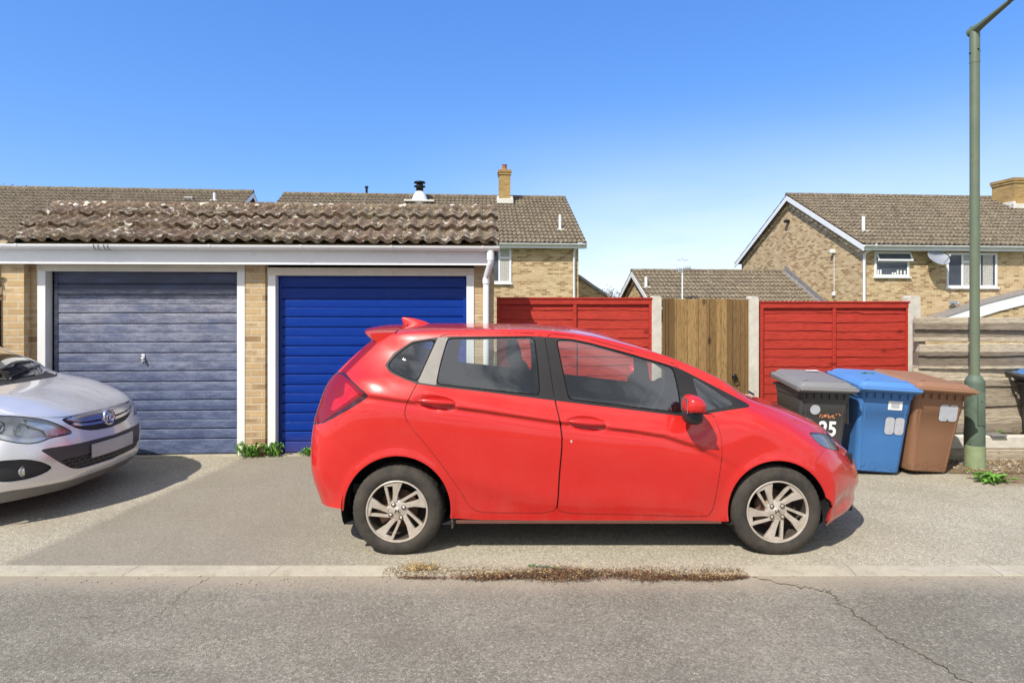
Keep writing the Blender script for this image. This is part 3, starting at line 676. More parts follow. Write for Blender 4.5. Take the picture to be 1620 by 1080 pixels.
    if emblem:
        b = MB(); MM = M @ Matrix.Rotation(R(-rot*0.8), 4, 'Y')
        b.prism([(-.016, -.012), (-.009, -.012), (-.007, .012), (-.013, .012)], 0.006, 0.009, M=MM); b.prism([(.016, -.012), (.009, -.012), (.007, .012), (.013, .012)], 0.006, 0.009, M=MM)
        b.box(-.009, .009, .006, .009, -.003, .003, M=MM); b.build('hub_emblem', 'alloy_inner', ty)
    return ty
def arch_liner(parent, org, cx_, cz_, r_, w0, w1, yc, mat='dark_void'):
    for sd in (1, -1):
        b = MB(); V = []; n = 40
        for wv in (w1, w0):
            for k in range(n+1):
                an = R(-38+256*k/n); V.append((cx_+r_*math.cos(an)-org[0], yc-sd*wv-org[1], max(0.2, cz_+r_*math.sin(an))-org[2]))
        F = [(k, k+1, n+2+k, n+1+k) for k in range(n)]+[tuple(range(n+1, 2*n+2))]
        b.add(V, F, False); b.build('wheel_arch_liner', mat, parent)

# ================================================================== the red car
YC = 4.82
def cvt(row, yc):
    out = []
    for p in row:
        if p[0] == 'p': Y = yc-p[3]; X, _, Z = W(p[1], p[2], Y); out.append((X, p[3], Z))
        else: out.append((p[0], p[2], p[1]))
    return out
def m3(*a): return [(a[i], a[i+1], a[i+2]) for i in range(0, len(a), 3)]
RED = [
 m3(-1.36,.30,0, -1.36,.30,.40, -1.345,.30,.58, -1.315,.30,.68, -1.275,.30,.735, -1.235,.30,.77, -1.20,.30,.79, -1.17,.30,.80, -1.13,.30,.805),
 m3(-1.42,.52,0, -1.42,.52,.40, -1.41,.52,.58, -1.375,.52,.695, -1.30,.51,.775, -1.20,.49,.81, -1.08,.46,.825, -.96,.41,.83, -.86,.31,.82),
 m3(-1.425,.76,0, -1.425,.76,.40, -1.41,.76,.57, -1.365,.76,.69, -1.25,.75,.785, -1.10,.71,.825, -.90,.62,.84, -.72,.46,.838, -.60,.27,.815),
 m3(-1.385,.93,0, -1.385,.93,.40, -1.37,.93,.56, -1.325,.93,.675, -1.16,.93,.785, -.97,.90,.83, -.72,.71,.847, -.50,.47,.840, -.40,.24,.812),
 m3(-1.32,1.13,0, -1.32,1.125,.38, -1.30,1.12,.53, -1.25,1.115,.63, -1.03,1.12,.755, -.82,1.00,.83, -.55,.75,.850, -.33,.48,.842, -.25,.228,.812),
 m3(-1.14,1.32,0, -1.135,1.315,.37, -1.12,1.305,.50, -1.095,1.285,.585, -.86,1.16,.755, -.64,.995,.832, -.38,.75,.850, -.2,.48,.842, -.12,.225,.812),
 m3(-.99,1.445,0, -.985,1.438,.37, -.965,1.42,.49, -.925,1.39,.575, -.64,1.14,.770, -.45,.97,.833, -.2,.745,.850, -.07,.48,.842, -.02,.225,.812),
 m3(-.81,1.503,0, -.80,1.485,.38, -.78,1.462,.53, -.72,1.432,.61, -.42,1.110,.775, -.26,.950,.833, -.08,.74,.850, .03,.48,.842, .06,.223,.812),
 m3(-.40,1.512,0, -.40,1.492,.40, -.38,1.472,.56, -.35,1.448,.632, -.14,1.077,.776, -.04,.925,.833, .06,.735,.850, .12,.48,.842, .14,.222,.812),
 m3(.10,1.505,0, .10,1.487,.40, .12,1.468,.575, .16,1.450,.643, .24,1.031,.776, .30,.880,.833, .35,.725,.850, .36,.48,.842, .36,.222,.812),
 m3(.52,1.474,0, .51,1.458,.40, .51,1.437,.575, .53,1.407,.648, .60,.987,.777, .65,.838,.833, .66,.70,.850, .66,.48,.842, .66,.222,.812),
 m3(.82,1.405,0, .82,1.390,.40, .82,1.378,.57, .88,1.318,.658, .96,.942,.785, .98,.800,.838, .97,.67,.850, .97,.46,.842, .97,.222,.812),
 m3(1.22,1.250,0, 1.19,1.252,.40, 1.145,1.277,.605, 1.125,1.246,.668, 1.22,.910,.793, 1.24,.775,.838, 1.24,.64,.850, 1.24,.45,.842, 1.24,.222,.812),
 m3(1.59,1.075,0, 1.55,1.090,.40, 1.44,1.148,.645, 1.425,1.108,.695, 1.44,.920,.803, 1.45,.785,.838, 1.45,.65,.848, 1.45,.50,.843, 1.45,.222,.812),
 m3(1.82,.958,0, 1.77,.968,.40, 1.625,1.018,.665, 1.60,.985,.735, 1.61,.925,.795, 1.62,.83,.836, 1.62,.72,.846, 1.60,.56,.846, 1.58,.3,.815),
 m3(2.06,.890,0, 2.03,.888,.40, 1.93,.905,.60, 1.87,.892,.695, 1.84,.850,.775, 1.83,.785,.822, 1.81,.71,.845, 1.79,.6,.848, 1.77,.45,.82),
 m3(2.33,.775,0, 2.26,.780,.40, 2.135,.808,.58, 2.06,.795,.68, 2.01,.765,.762, 1.99,.72,.812, 1.975,.66,.838, 1.965,.56,.845, 1.95,.4,.82),
 m3(2.51,.660,0, 2.365,.672,.42, 2.265,.70,.57, 2.195,.700,.67, 2.14,.685,.742, 2.105,.645,.79, 2.09,.59,.82, 2.08,.50,.832, 2.08,.38,.82),
 m3(2.60,.55,0, 2.495,.55,.40, 2.40,.555,.55, 2.305,.56,.66, 2.225,.55,.742, 2.18,.52,.785, 2.155,.475,.812, 2.14,.42,.823, 2.13,.34,.82),
 m3(2.625,.42,0, 2.54,.405,.40, 2.45,.41,.55, 2.335,.42,.665, 2.245,.41,.745, 2.195,.39,.785, 2.165,.365,.808, 2.145,.34,.818, 2.12,.30,.818),
 m3(2.60,.315,0, 2.512,.31,.40, 2.422,.315,.55, 2.315,.33,.66, 2.23,.33,.735, 2.18,.32,.78, 2.15,.30,.80, 2.13,.28,.812, 2.11,.26,.815),
 m3(2.58,.235,0, 2.505,.235,.40, 2.415,.237,.55, 2.325,.24,.655, 2.24,.24,.73, 2.185,.24,.77, 2.15,.235,.79, 2.125,.23,.805, 2.10,.22,.81),
 m3(2.52,.185,0, 2.45,.185,.40, 2.37,.185,.54, 2.27,.182,.64, 2.20,.182,.71, 2.15,.182,.75, 2.12,.182,.775, 2.10,.182,.79, 2.08,.182,.80),
]
CREASE = [(540, 612), (582, 627), (640, 635), (690, 641), (760, 650), (880, 668), (930, 674), (1000, 682), (1050, 690), (1100, 706), (1150, 730), (1190, 752)]
LOWER = [(680, 735), (740, 757), (790, 775), (850, 792), (920, 797), (1000, 798), (1080, 806), (1125, 808)]
def handle_ell(P, cx_, cy_, a_, b_, tilt):
    d = P-np.array([cx_, cy_]); c, s_ = math.cos(tilt), math.sin(tilt); x = d[:, 0]*c+d[:, 1]*s_; y = -d[:, 0]*s_+d[:, 1]*c
    return np.sqrt((x/a_)**2+(y/b_)**2)
HAND = [(690, 637), (929, 670)]
def sstep(x): x = np.clip(x, 0, 1); return x*x*(3-2*x)
def red_disp(P, X):
    _, sd = line_dist(P, CREASE); x = P[:, 0]; sd = sd*1.0
    fade = sstep((x-545)/45)*sstep((1185-x)/110)*np.where(X[:, 1] > .6, 1, 0)
    o = fade*(-0.0145*np.tanh(sd/2.2)*np.exp(-np.abs(sd)/np.where(sd > 0, 13, 20)))
    _, s2 = line_dist(P, LOWER); f2 = sstep((x-690)/80)*sstep((1135-x)/60)
    o += f2*np.where(s2 < 0, 0.009*np.exp(-(s2/26)**2), 0.009*np.exp(-(s2/11)**2))
    for (cx_, cy_, r_) in ((628, 806, 85), (1231, 808, 79)):
        d = np.hypot(P[:, 0]-cx_, P[:, 1]-cy_)-r_; o += np.where(X[:, 1] > .7, 0.012*np.exp(-(d/9)**2), 0)
    for (cx_, cy_) in HAND:
        e_ = handle_ell(P, cx_, cy_, 34, 11.5, R(6)); o -= np.where((e_ < 1) & (X[:, 1] > .7), 0.026*np.sqrt(np.clip(1-e_, 0, 1)), 0)
    return o
def build_red():
    org = (0.60, YC, 0)
    root = empty('parked_car', org, 0, 'bright red five door hatchback parked side-on across the blue garage door', 'car')
    sh = Shell([cvt(r_, YC) for r_ in RED], YC, 12, disp=red_disp)
    # wheel arches cut away
    P = sh.coords('px'); A = sh.arr()
    for (c, r_) in (((628, 806), 85), ((1231, 808), 79.5)):
        P = sh.coords('px'); A = sh.arr()
        sh.split(np.maximum(np.hypot((P[:, 0]-c[0]), (P[:, 1]-c[1]))-r_, (0.5-A[:, 1])*200), 'cut')
    P = sh.coords('px'); A = sh.arr()
    side = lambda A_: (0.45-A_[:, 1])*200
    q = smooth_poly([(612, 577), (626, 560), (652, 541), (692, 535), (661, 604), (640, 597), (618, 586)], 2, r=4)
    rw = smooth_poly([(708, 534), (846, 532), (852, 580), (855, 626), (770, 617), (689, 608), (697, 570)], 2, r=3.5)
    fw = smooth_poly([(879, 536), (906, 537), (935, 543), (994, 559), (1052, 576), (1066, 581), (1073, 612), (1080, 654), (990, 643), (899, 632), (889, 585)], 2, r=3.5)
    tw_ = smooth_poly([(1094, 594), (1104, 600), (1130, 616), (1160, 636), (1155, 642), (1112, 650)], 2, r=4)
    cpil = [(693, 533.5), (709, 533), (700, 560), (690, 609), (660, 604.5)]
    dlo = [(609, 577), (622, 559), (652, 539), (694, 533), (716, 531.8), (845, 531.5), (906, 536), (935, 542), (994, 558), (1052, 575), (1071, 581), (1084, 587), (1187, 640), (1184, 644), (1150, 649), (1105, 656.5), (1080, 658), (990, 647), (899, 636), (855, 630.5), (770, 620), (690, 611.5), (659, 607), (640, 600), (616, 589)]
    sh.region('px', dlo, 'pillar', ['body'], extra=side)
    sh.region('px', cpil, 'cpillar', ['pillar'], extra=side)
    for k, w_ in (('q', q), ('r', rw), ('f', fw)):
        sh.region('px', w_, 'rubber', ['pillar', 'cpillar'], extra=side); sh.region('px', w_, 'glass_'+k, ['rubber'], grow=-2.0, extra=side)
    sh.region('px', tw_, 'glass_t', ['pillar'], extra=side)
    # windscreen, tailgate glass, bonnet and lamps
    ws = smooth_poly([(10.75, -1), (10.8, 1.0), (11.1, 1.80), (13.3, 1.80), (13.75, 1.5), (13.85, 0), (13.85, -1)], 1)
    sh.region('par', ws, 'rubber2', ['body']); sh.region('par', ws, 'glass_w', ['rubber2'], grow=-0.07)
    tg = smooth_poly([(4.15, -1), (4.15, 1.9), (4.3, 2.35), (5.4, 2.2), (5.75, 1.8), (5.75, -1)], 1)
    sh.region('par', tg, 'glass_b', ['body'])
    sh.region('par', [(13.85, -1), (13.85, 1.6), (14.12, 1.75), (14.25, -1)], 'cowl', ['body', 'rubber2'])
    tail = [(547, 590), (556, 601), (583, 625), (580, 630), (553, 647), (530, 660), (512, 669), (490, 672), (490, 590), (535, 588)]
    tfil = lambda A_: np.maximum((0.50-A_[:, 1])*200, (A_[:, 0]+0.86)*200)
    strip = [(547, 591), (560, 578), (599, 540), (594, 537), (580, 545), (556, 570), (538, 589)]
    sh.region('px', tail, 'lampedge', ['body'], extra=tfil); sh.region('px', [(540, 592), (555, 603), (576, 623), (555, 638), (533, 652), (518, 662), (509, 668), (490, 668), (490, 590)], 'tail', ['lampedge'], extra=tfil)
    sh.region('px', [(547, 604), (568, 623), (548, 637), (529, 650), (524, 648), (529, 632), (545, 626)], 'tail2', ['tail'], extra=tfil)
    sh.region('px', strip, 'tail', ['body'], extra=tfil)
    hl = smooth_poly([(1279, 683), (1296, 684), (1313, 687), (1321, 700), (1330, 714), (1315, 711), (1300, 706), (1288, 696)], 1)
    hfil = lambda A_: (0.30-A_[:, 1])*200
    sh.region('px', hl, 'lampedge', ['body'], extra=hfil); sh.region('px', hl, 'head', ['lampedge'], grow=-0.9, extra=hfil)
    sh.region('par', [(17.9, -1), (17.9, .22), (18.3, .22), (18.3, -1)], 'grille', ['body'])
    sh.region('par', [(19.6, -1), (19.6, .6), (20.7, .7), (20.7, -1)], 'grille', ['body'])
    # doors
    rd = smooth_poly([(694, 532.5), (702, 528.5), (740, 526.8), (800, 526), (861, 526.3), (869, 575), (877, 628), (886, 665), (890, 698), (885, 752), (883, 791), (879.5, 812), (770, 811.5), (755, 809), (742, 802), (729, 778), (682, 714), (647, 674), (639, 657), (641, 641), (652, 619), (660, 605)], 1)
    fd = smooth_poly([(861, 526.3), (906, 530.4), (935, 536.4), (994, 552.6), (1050, 568.8), (1072, 576.5), (1084, 600), (1100, 640), (1112, 654), (1128, 654), (1138, 675), (1143, 697), (1143, 727), (1134, 783), (1127, 811), (1117, 818), (1000, 814.5), (879.5, 812), (883, 791), (885, 752), (890, 698), (886, 665), (877, 628), (869, 575)], 1)
    dside = lambda A_: (0.6-A_[:, 1])*200
    G_ = 1.25
    for nm, pl in (('rear', rd), ('front', fd)):
        P = sh.coords('px'); phi = np.maximum(sdf_poly(P, pl), dside(sh.arr()))
        for base_ in ('body', 'pillar', 'cpillar'):
            pass
        sh.split(phi, '_none_', src=[])
        P = sh.coords('px'); phi = np.maximum(sdf_poly(P, pl)+G_, dside(sh.arr())); sh.split(phi, 'door_'+nm, ['body'])
        P = sh.coords('px'); phi = np.maximum(sdf_poly(P, pl), dside(sh.arr())); sh.split(phi, 'gap', ['body'])
    # b-pillar split line, seams
    sh.line('px', [(861, 527.5), (869, 575), (877, 630)], 'gap', 0.5, ['pillar'], extra=dside)
    bon = smooth_poly([(1166, 619), (1185, 631), (1213, 641), (1237, 656), (1262, 666), (1281, 673), (1296, 684)], 1, False)
    bfil = lambda A_: np.maximum((0.30-A_[:, 1])*200, 0*A_[:, 1]-1)
    sh.line('par', smooth_poly([(14.25, -0.2), (14.2, 1.2), (14.25, 1.9), (14.6, 2.55), (15.5, 2.75), (16.3, 2.65), (16.85, 2.2), (17.25, 1.2), (17.3, -0.2)], 2, False), 'gap', 0.022, ['body'])
    sh.line('px', smooth_poly([(1305, 710), (1298, 719), (1289, 733)], 1, False), 'gap', 0.35, ['body'], extra=hfil)
    sh.line('px', smooth_poly([(515, 668), (531, 685), (550, 706), (570, 731)], 1, False), 'gap', 0.3, ['body'], extra=lambda A_: np.maximum((0.55-A_[:, 1])*200, (A_[:, 0]+0.6)*200))
    sh.line('px', [(1117, 818), (1118, 830)], 'gap', 0.4, ['body'], extra=dside)
    E = lambda *a, **k: sh.emit(*a, org=org, **k)
    E(['body'], 'body', 'car_red', root, skirt=0.016)
    E(['gap'], 'shut_line', 'dark_void', root, off=-0.012)
    doors = E(['door_rear'], 'door', 'car_red', root, skirt=0.016, together=False)+E(['door_front'], 'door', 'car_red', root, skirt=0.016, together=False)
    E(['pillar'], 'pillar_trim', 'pillar_black', root, off=-0.0015, skirt=0.012, together=False)
    E(['cpillar'], 'pillar_cover', 'pillar_grey', root, off=-0.001, skirt=0.012, together=False)
    E(['rubber', 'rubber2'], 'window_seal', 'dark_rubber', root, off=-0.002, skirt=0.01)
    for k in 'qrft': E(['glass_'+k], 'window', 'car_glass', root, off=-0.004, together=False)
    E(['glass_w'], 'windscreen', 'car_glass', root, off=-0.003); E(['glass_b'], 'rear_window', 'dark_glass', root, off=-0.002)
    E(['cowl'], 'cowl', 'black_plastic', root, off=-0.004); E(['grille'], 'grille', 'black_plastic', root, off=-0.02, filt=lambda c: c[2] > .45); E(['grille'], 'lower_grille', 'black_plastic', root, off=-0.02, filt=lambda c: c[2] <= .45)
    tl = E(['tail', 'tail2'], 'tail_lamp', 'tail_red', root, off=0.003, skirt=0.012, together=False); E(['tail2'], 'tail_lamp_lens', 'tail_bright', root, off=0.006, skirt=0.01, together=False)
    E(['lampedge'], 'lamp_surround', 'tail_dark', root, off=-0.001, together=False, filt=lambda c: c[0] < 0); E(['lampedge'], 'lamp_surround', 'dark_rubber', root, off=-0.001, together=False, filt=lambda c: c[0] > 0)
    h1 = E(['head'], 'headlight', 'lamp_glass', root, off=0.001, together=False)
    E(['head'], 'headlight_bowl', 'lamp_white', root, off=-0.018, skirt=-0.016, together=False)
    for sd in (1, -1):
        b = MB()
        for (x_, w_, z_, r_) in ((2.215, .60, .655, .034), (2.155, .67, .665, .026)): b.ell((x_-org[0]-.045, -sd*w_, z_), (r_, r_, r_), 10)
        b.build('headlight_projector', 'lens_clear', root)
    # inner trim so the cabin has walls
    fz = lambda c: 4.6 < c[6] < 13.9 and c[2] > 0.35
    E(['body', 'door_rear', 'door_front', 'gap', 'pillar', 'cpillar', 'rubber', 'rubber2'], 'cabin_lining', 'cabin_grey', root, off=-0.022, filt=fz)
    O = lambda x, y, z: (x-org[0], y, z)
    # underbody and liners
    b = MB(); b.box(-1.25-org[0], -1.12-org[0], -.66, .66, .26, .62); b.box(-.36-org[0], 1.38-org[0], -.78, .78, .19, .40, .02); b.box(2.1-org[0], 2.42-org[0], -.55, .55, .2, .6); b.box(-1.2-org[0], 2.2-org[0], -.5, .5, .24, .50); b.build('underbody', 'dark_void', root)
    RW = (-0.763, 0.29); FW = (1.762, 0.288)
    arch_liner(root, org, -.762, .305, .375, .52, .825, YC); arch_liner(root, org, 1.762, .298, .350, .52, .825, YC)
    for (x_, z_), rt in ((RW, 0), (FW, 20)):
        for sd in (1, -1): wheel(root, x_-org[0], -sd*(YC-3.98), z_, sd, rt)
    # mudflap and jack point
    b = MB(); b.box(-.405-org[0], -.395-org[0], -.80, -.66, .165, .32); b.build('mudflap', 'pillar_grey', root)
    # handles
    for i, (hx, hy) in enumerate(HAND):
        for sd in (1, -1):
            x_, _, z_ = W(hx, hy-1.5, 3.985); b = MB()
            pts = [(x_-org[0]+t*.118, -sd*(.836+.012*(1-t*t)), z_-.010*t) for t in np.linspace(-1, 1, 13)]
            rr_ = [0.0165*(1-abs(t)**3*0.6) for t in np.linspace(-1, 1, 13)]
            b.tube([(p[0]*1.0, p[1], p[2]) for p in pts], rr_, 14)
            V = b.V; b.V = [(v[0], (v[1]+sd*.842)*0.75-sd*.842, v[2]) for v in V]
            pass
            b.build('handle', 'car_red', doors[2*i+(0 if sd > 0 else 1)])
    # lock and small chip on the front door
    b = MB(); x_, _, z_ = W(904, 698, 3.975); b.ell((x_-org[0], -.848, z_), (.007, .002, .010), 6); b.build('paint_chip', 'pale_smear', doors[2])
    # spoiler
    b = MB(); rings = []
    for w_ in np.linspace(-1, 1, 25):
        y = .565*w_; k = abs(w_)**3; zt = 1.504-.040*w_*w_; w_ = w_*.97; 
        prof = [(-.83, zt+.001), (-1.00+.06*k, zt-.004+.003*k), (-1.118+.127*k, zt-.022+.014*k), (-1.128+.127*k, zt-.032+.014*k), (-1.122+.127*k, zt-.048+.010*k), (-1.085+.13*k, zt-.095+.02*k), (-1.00+.08*k, zt-.105+.02*k), (-.84, zt-.03)]
        rings.append([(px_-org[0], y, pz_) for px_, pz_ in prof])
    b.loft(rings); b.build('spoiler', 'car_red', root, angle=40)
    # shark fin
    b = MB(); x0 = W(637, 502, YC)[0]-org[0]; rings = []
    for (dx0, dx1, z_, hw) in ((.014, .24, 1.492, .040), (.004, .215, 1.512, .030), (-.003, .165, 1.532, .021), (-.008, .105, 1.549, .013), (-.008, .060, 1.557, .007), (-.002, .035, 1.559, .004)):
        rings.append([(x0+(dx0+dx1)/2+(dx1-dx0)/2*math.cos(t), hw*math.sin(t), z_) for t in np.linspace(0, 2*math.pi, 20, endpoint=False)])
    b.loft(rings); b.build('aerial_fin', 'car_red', root, angle=50)
    # mirrors
    for sd in (1, -1):
        mx, my, mz = 1.172-org[0], -sd*.945, 1.015
        b = MB(); b.ell((mx, my, mz), (.070, .100, .066), 16, 0.72, M=Matrix.Shear('XZ', 4, (0.0, 0.0)) @ Matrix.Rotation(R(8), 4, 'Y'))
        b.V = [(v[0]+(-.02 if v[0] > mx and v[2] > mz+.02 else 0)*min(1, (v[2]-mz)/.06), v[1], max(v[2], mz-.038)) for v in b.V]
        cap = b.build('door_mirror', 'car_red', root, angle=50)
        b = MB(); b.ell((mx-.003, my+sd*.015, mz-.072), (.062, .080, .055), 14, 0.72); b.tube([(mx+.01, my+sd*.05, mz-.06), (mx+.03, -sd*.80, mz-.075)], .028, 10); b.build('mirror_base', 'black_plastic', cap)
        b = MB(); b.box(mx-.062, mx-.058, my-.075, my+.075, mz-.045, mz+.045, .002); b.build('mirror_glass', 'mirror_lens', cap)
        b = MB(); b.box(mx-.035, mx+.055, my-sd*.101-.004, my-sd*.101+.004, mz-.034, mz-.024, .003); b.build('indicator', 'tail_red', cap)
        b = MB()
        b.box(mx-.055, mx+.062, my-.095, my+.095, mz-.041, mz-.036, .002); b.build('mirror_band', 'black_plastic', cap)
    # sill strip
    b = MB(); b.box(-.375-org[0], 1.40-org[0], -.812, -.80, .200, .2225, .003); b.build('sill_trim', 'sill_dirt', root); b = MB(); b.box(-.375-org[0], 1.40-org[0], .80, .812, .200, .2225, .003); b.build('sill_trim', 'sill_dirt', root)
    # cabin
    b = MB(); b.box(-1.1-org[0], 1.5-org[0], -.66, .66, .36, .42); b.build('cabin_floor', 'cabin_dark', root)
    def seat(x_, y_, w_, nm):
        b = MB(); b.box(x_-.02, x_+.46, y_-w_/2, y_+w_/2, .52, .68, .05)
        Mx = Matrix.Translation((x_, y_, .62)) @ Matrix.Rotation(R(-17), 4, 'Y')
        b.box(-.07, .07, -w_/2, w_/2, 0, .56, .05, M=Mx)
        return b, Mx
    for y_ in (-.37, .37):
        b, Mx = seat(.22-org[0], y_, .48, 'seat'); s_ = b.build('seat', 'cabin_dark', root)
        b = MB(); b.box(-.05, .05, -.13, .13, .60, .78, .04, M=Mx); b.build('headrest', 'cabin_grey', s_)
    b, Mx = seat(-.66-org[0], 0, 1.2, 'seat'); s_ = b.build('rear_seat', 'cabin_dark', root)
    for y_ in (-.38, .38):
        b = MB(); b.box(-.045, .045, y_-.12, y_+.12, .54, .68, .035, M=Mx); b.build('headrest', 'cabin_grey', s_)
    b = MB(); b.prism([(1.10, .60), (1.10, .86), (1.18, .93), (1.35, .95), (1.62, .93), (1.62, .60)], -.68, .68); b.V = [(v[0]-org[0], v[1], v[2]) for v in b.V]
    b.ell((1.15-org[0], -.37, .93), (.12, .17, .05), 10); b.build('dashboard', 'cabin_dark', root)
    b = MB(); c = Vector((1.02-org[0], -.37, .95)); n_ = Vector((-.86, 0, .5)).normalized(); u_ = Vector((0, 1, 0)); v_ = n_.cross(u_)
    ring = [c+(u_*math.cos(t)+v_*math.sin(t))*.18 for t in np.linspace(0, 2*math.pi, 33)]; b.tube(ring, .015, 10, caps=False)
    b.ell(c-n_*.02, (.05, .06, .05), 10)
    for t in (0.1, math.pi-.1, -math.pi/2): b.tube([c-n_*.02, c+(u_*math.cos(t)+v_*math.sin(t))*.175], .014, 8)
    b.tube([c-n_*.02, c-n_*.22], .03, 8); b.build('steering_wheel', 'cabin_grey', root)
    b = MB(); b.box(.93-org[0], .955-org[0], -.11, .11, 1.245, 1.315, .012); b.tube([(.945-org[0], 0, 1.30), (.99-org[0], 0, 1.34)], .008, 6); b.build('interior_mirror', 'cabin_dark', root)
    for y_ in (-.36, .36):
        b = MB(); b.box(.60-org[0], .87-org[0], y_-.2, y_+.2, 1.350, 1.362, .004, M=None)
        b.V = [(v[0], v[1], v[2]-(v[0]+org[0]-.62)*.25) for v in b.V]; b.build('sun_visor', 'cabin_pale', root)
    b = MB(); b.tube([(1.9-org[0], -.1, .955), (1.72-org[0], -.45, 1.03)], .008, 6); b.build('wiper', 'black_plastic', root)
    return root
build_red()

# ================================================================== the silver car, facing right in front of the faded door
YS = 5.20; DX = -6.05
def shift(row): return [(p[0]+DX, p[1], p[2]*1.02) for p in row]
SIL = [shift(r_) for r_ in RED[:14]]
SIL = [[(x_, z_*0.985, w_) for (x_, z_, w_) in r_] for r_ in SIL]
SIL[11] = m3(-5.20,1.385,0, -5.20,1.37,.40, -5.20,1.35,.57, -5.16,1.30,.66, -5.10,.97,.80, -5.08,.82,.853, -5.08,.67,.867, -5.08,.46,.857, -5.08,.222,.826)
SIL[12] = m3(-4.83,1.245,0, -4.84,1.24,.40, -4.90,1.225,.60, -4.90,1.19,.675, -4.84,.965,.81, -4.81,.82,.855, -4.81,.64,.867, -4.81,.45,.857, -4.81,.222,.826)
SIL[13] = m3(-4.50,1.095,0, -4.53,1.10,.40, -4.62,1.115,.62, -4.64,1.08,.70, -4.62,.97,.81, -4.60,.83,.856, -4.60,.65,.867, -4.60,.50,.858, -4.60,.222,.826)
SIL += [
 m3(-4.34,1.012,0, -4.38,1.012,.40, -4.49,1.018,.62, -4.51,1.00,.715, -4.45,.955,.80, -4.44,.86,.852, -4.43,.74,.866, -4.43,.58,.862, -4.44,.3,.83),
 m3(-3.98,.958,0, -4.00,.953,.40, -4.07,.945,.59, -4.11,.925,.69, -4.14,.880,.775, -4.16,.81,.83, -4.19,.72,.856, -4.21,.6,.862, -4.23,.45,.836),
 m3(-3.70,.868,0, -3.73,.862,.38, -3.80,.855,.56, -3.86,.835,.665, -3.92,.795,.755, -3.96,.74,.81, -3.99,.66,.84, -4.01,.56,.852, -4.03,.4,.836),
 m3(-3.52,.765,0, -3.56,.768,.36, -3.64,.768,.53, -3.72,.75,.645, -3.80,.715,.735, -3.86,.66,.785, -3.89,.60,.822, -3.91,.52,.840, -3.93,.38,.836),
 m3(-3.47,.64,0, -3.51,.635,.36, -3.585,.63,.53, -3.66,.625,.65, -3.74,.61,.74, -3.80,.57,.79, -3.84,.51,.822, -3.86,.44,.836, -3.88,.34,.832),
 m3(-3.445,.50,0, -3.48,.50,.36, -3.55,.50,.53, -3.63,.50,.655, -3.72,.49,.748, -3.78,.46,.795, -3.82,.42,.822, -3.85,.38,.832, -3.87,.30,.83),
 m3(-3.445,.355,0, -3.48,.355,.36, -3.55,.36,.53, -3.63,.37,.655, -3.71,.37,.745, -3.77,.36,.793, -3.81,.34,.818, -3.84,.31,.83, -3.87,.27,.828),
 m3(-3.47,.265,0, -3.505,.265,.36, -3.57,.27,.53, -3.65,.275,.65, -3.73,.28,.738, -3.79,.275,.785, -3.83,.265,.81, -3.86,.25,.823, -3.88,.235,.825),
 m3(-3.55,.185,0, -3.58,.185,.36, -3.65,.185,.52, -3.72,.185,.635, -3.79,.185,.72, -3.84,.185,.765, -3.87,.185,.79, -3.89,.185,.805, -3.91,.185,.815),
]
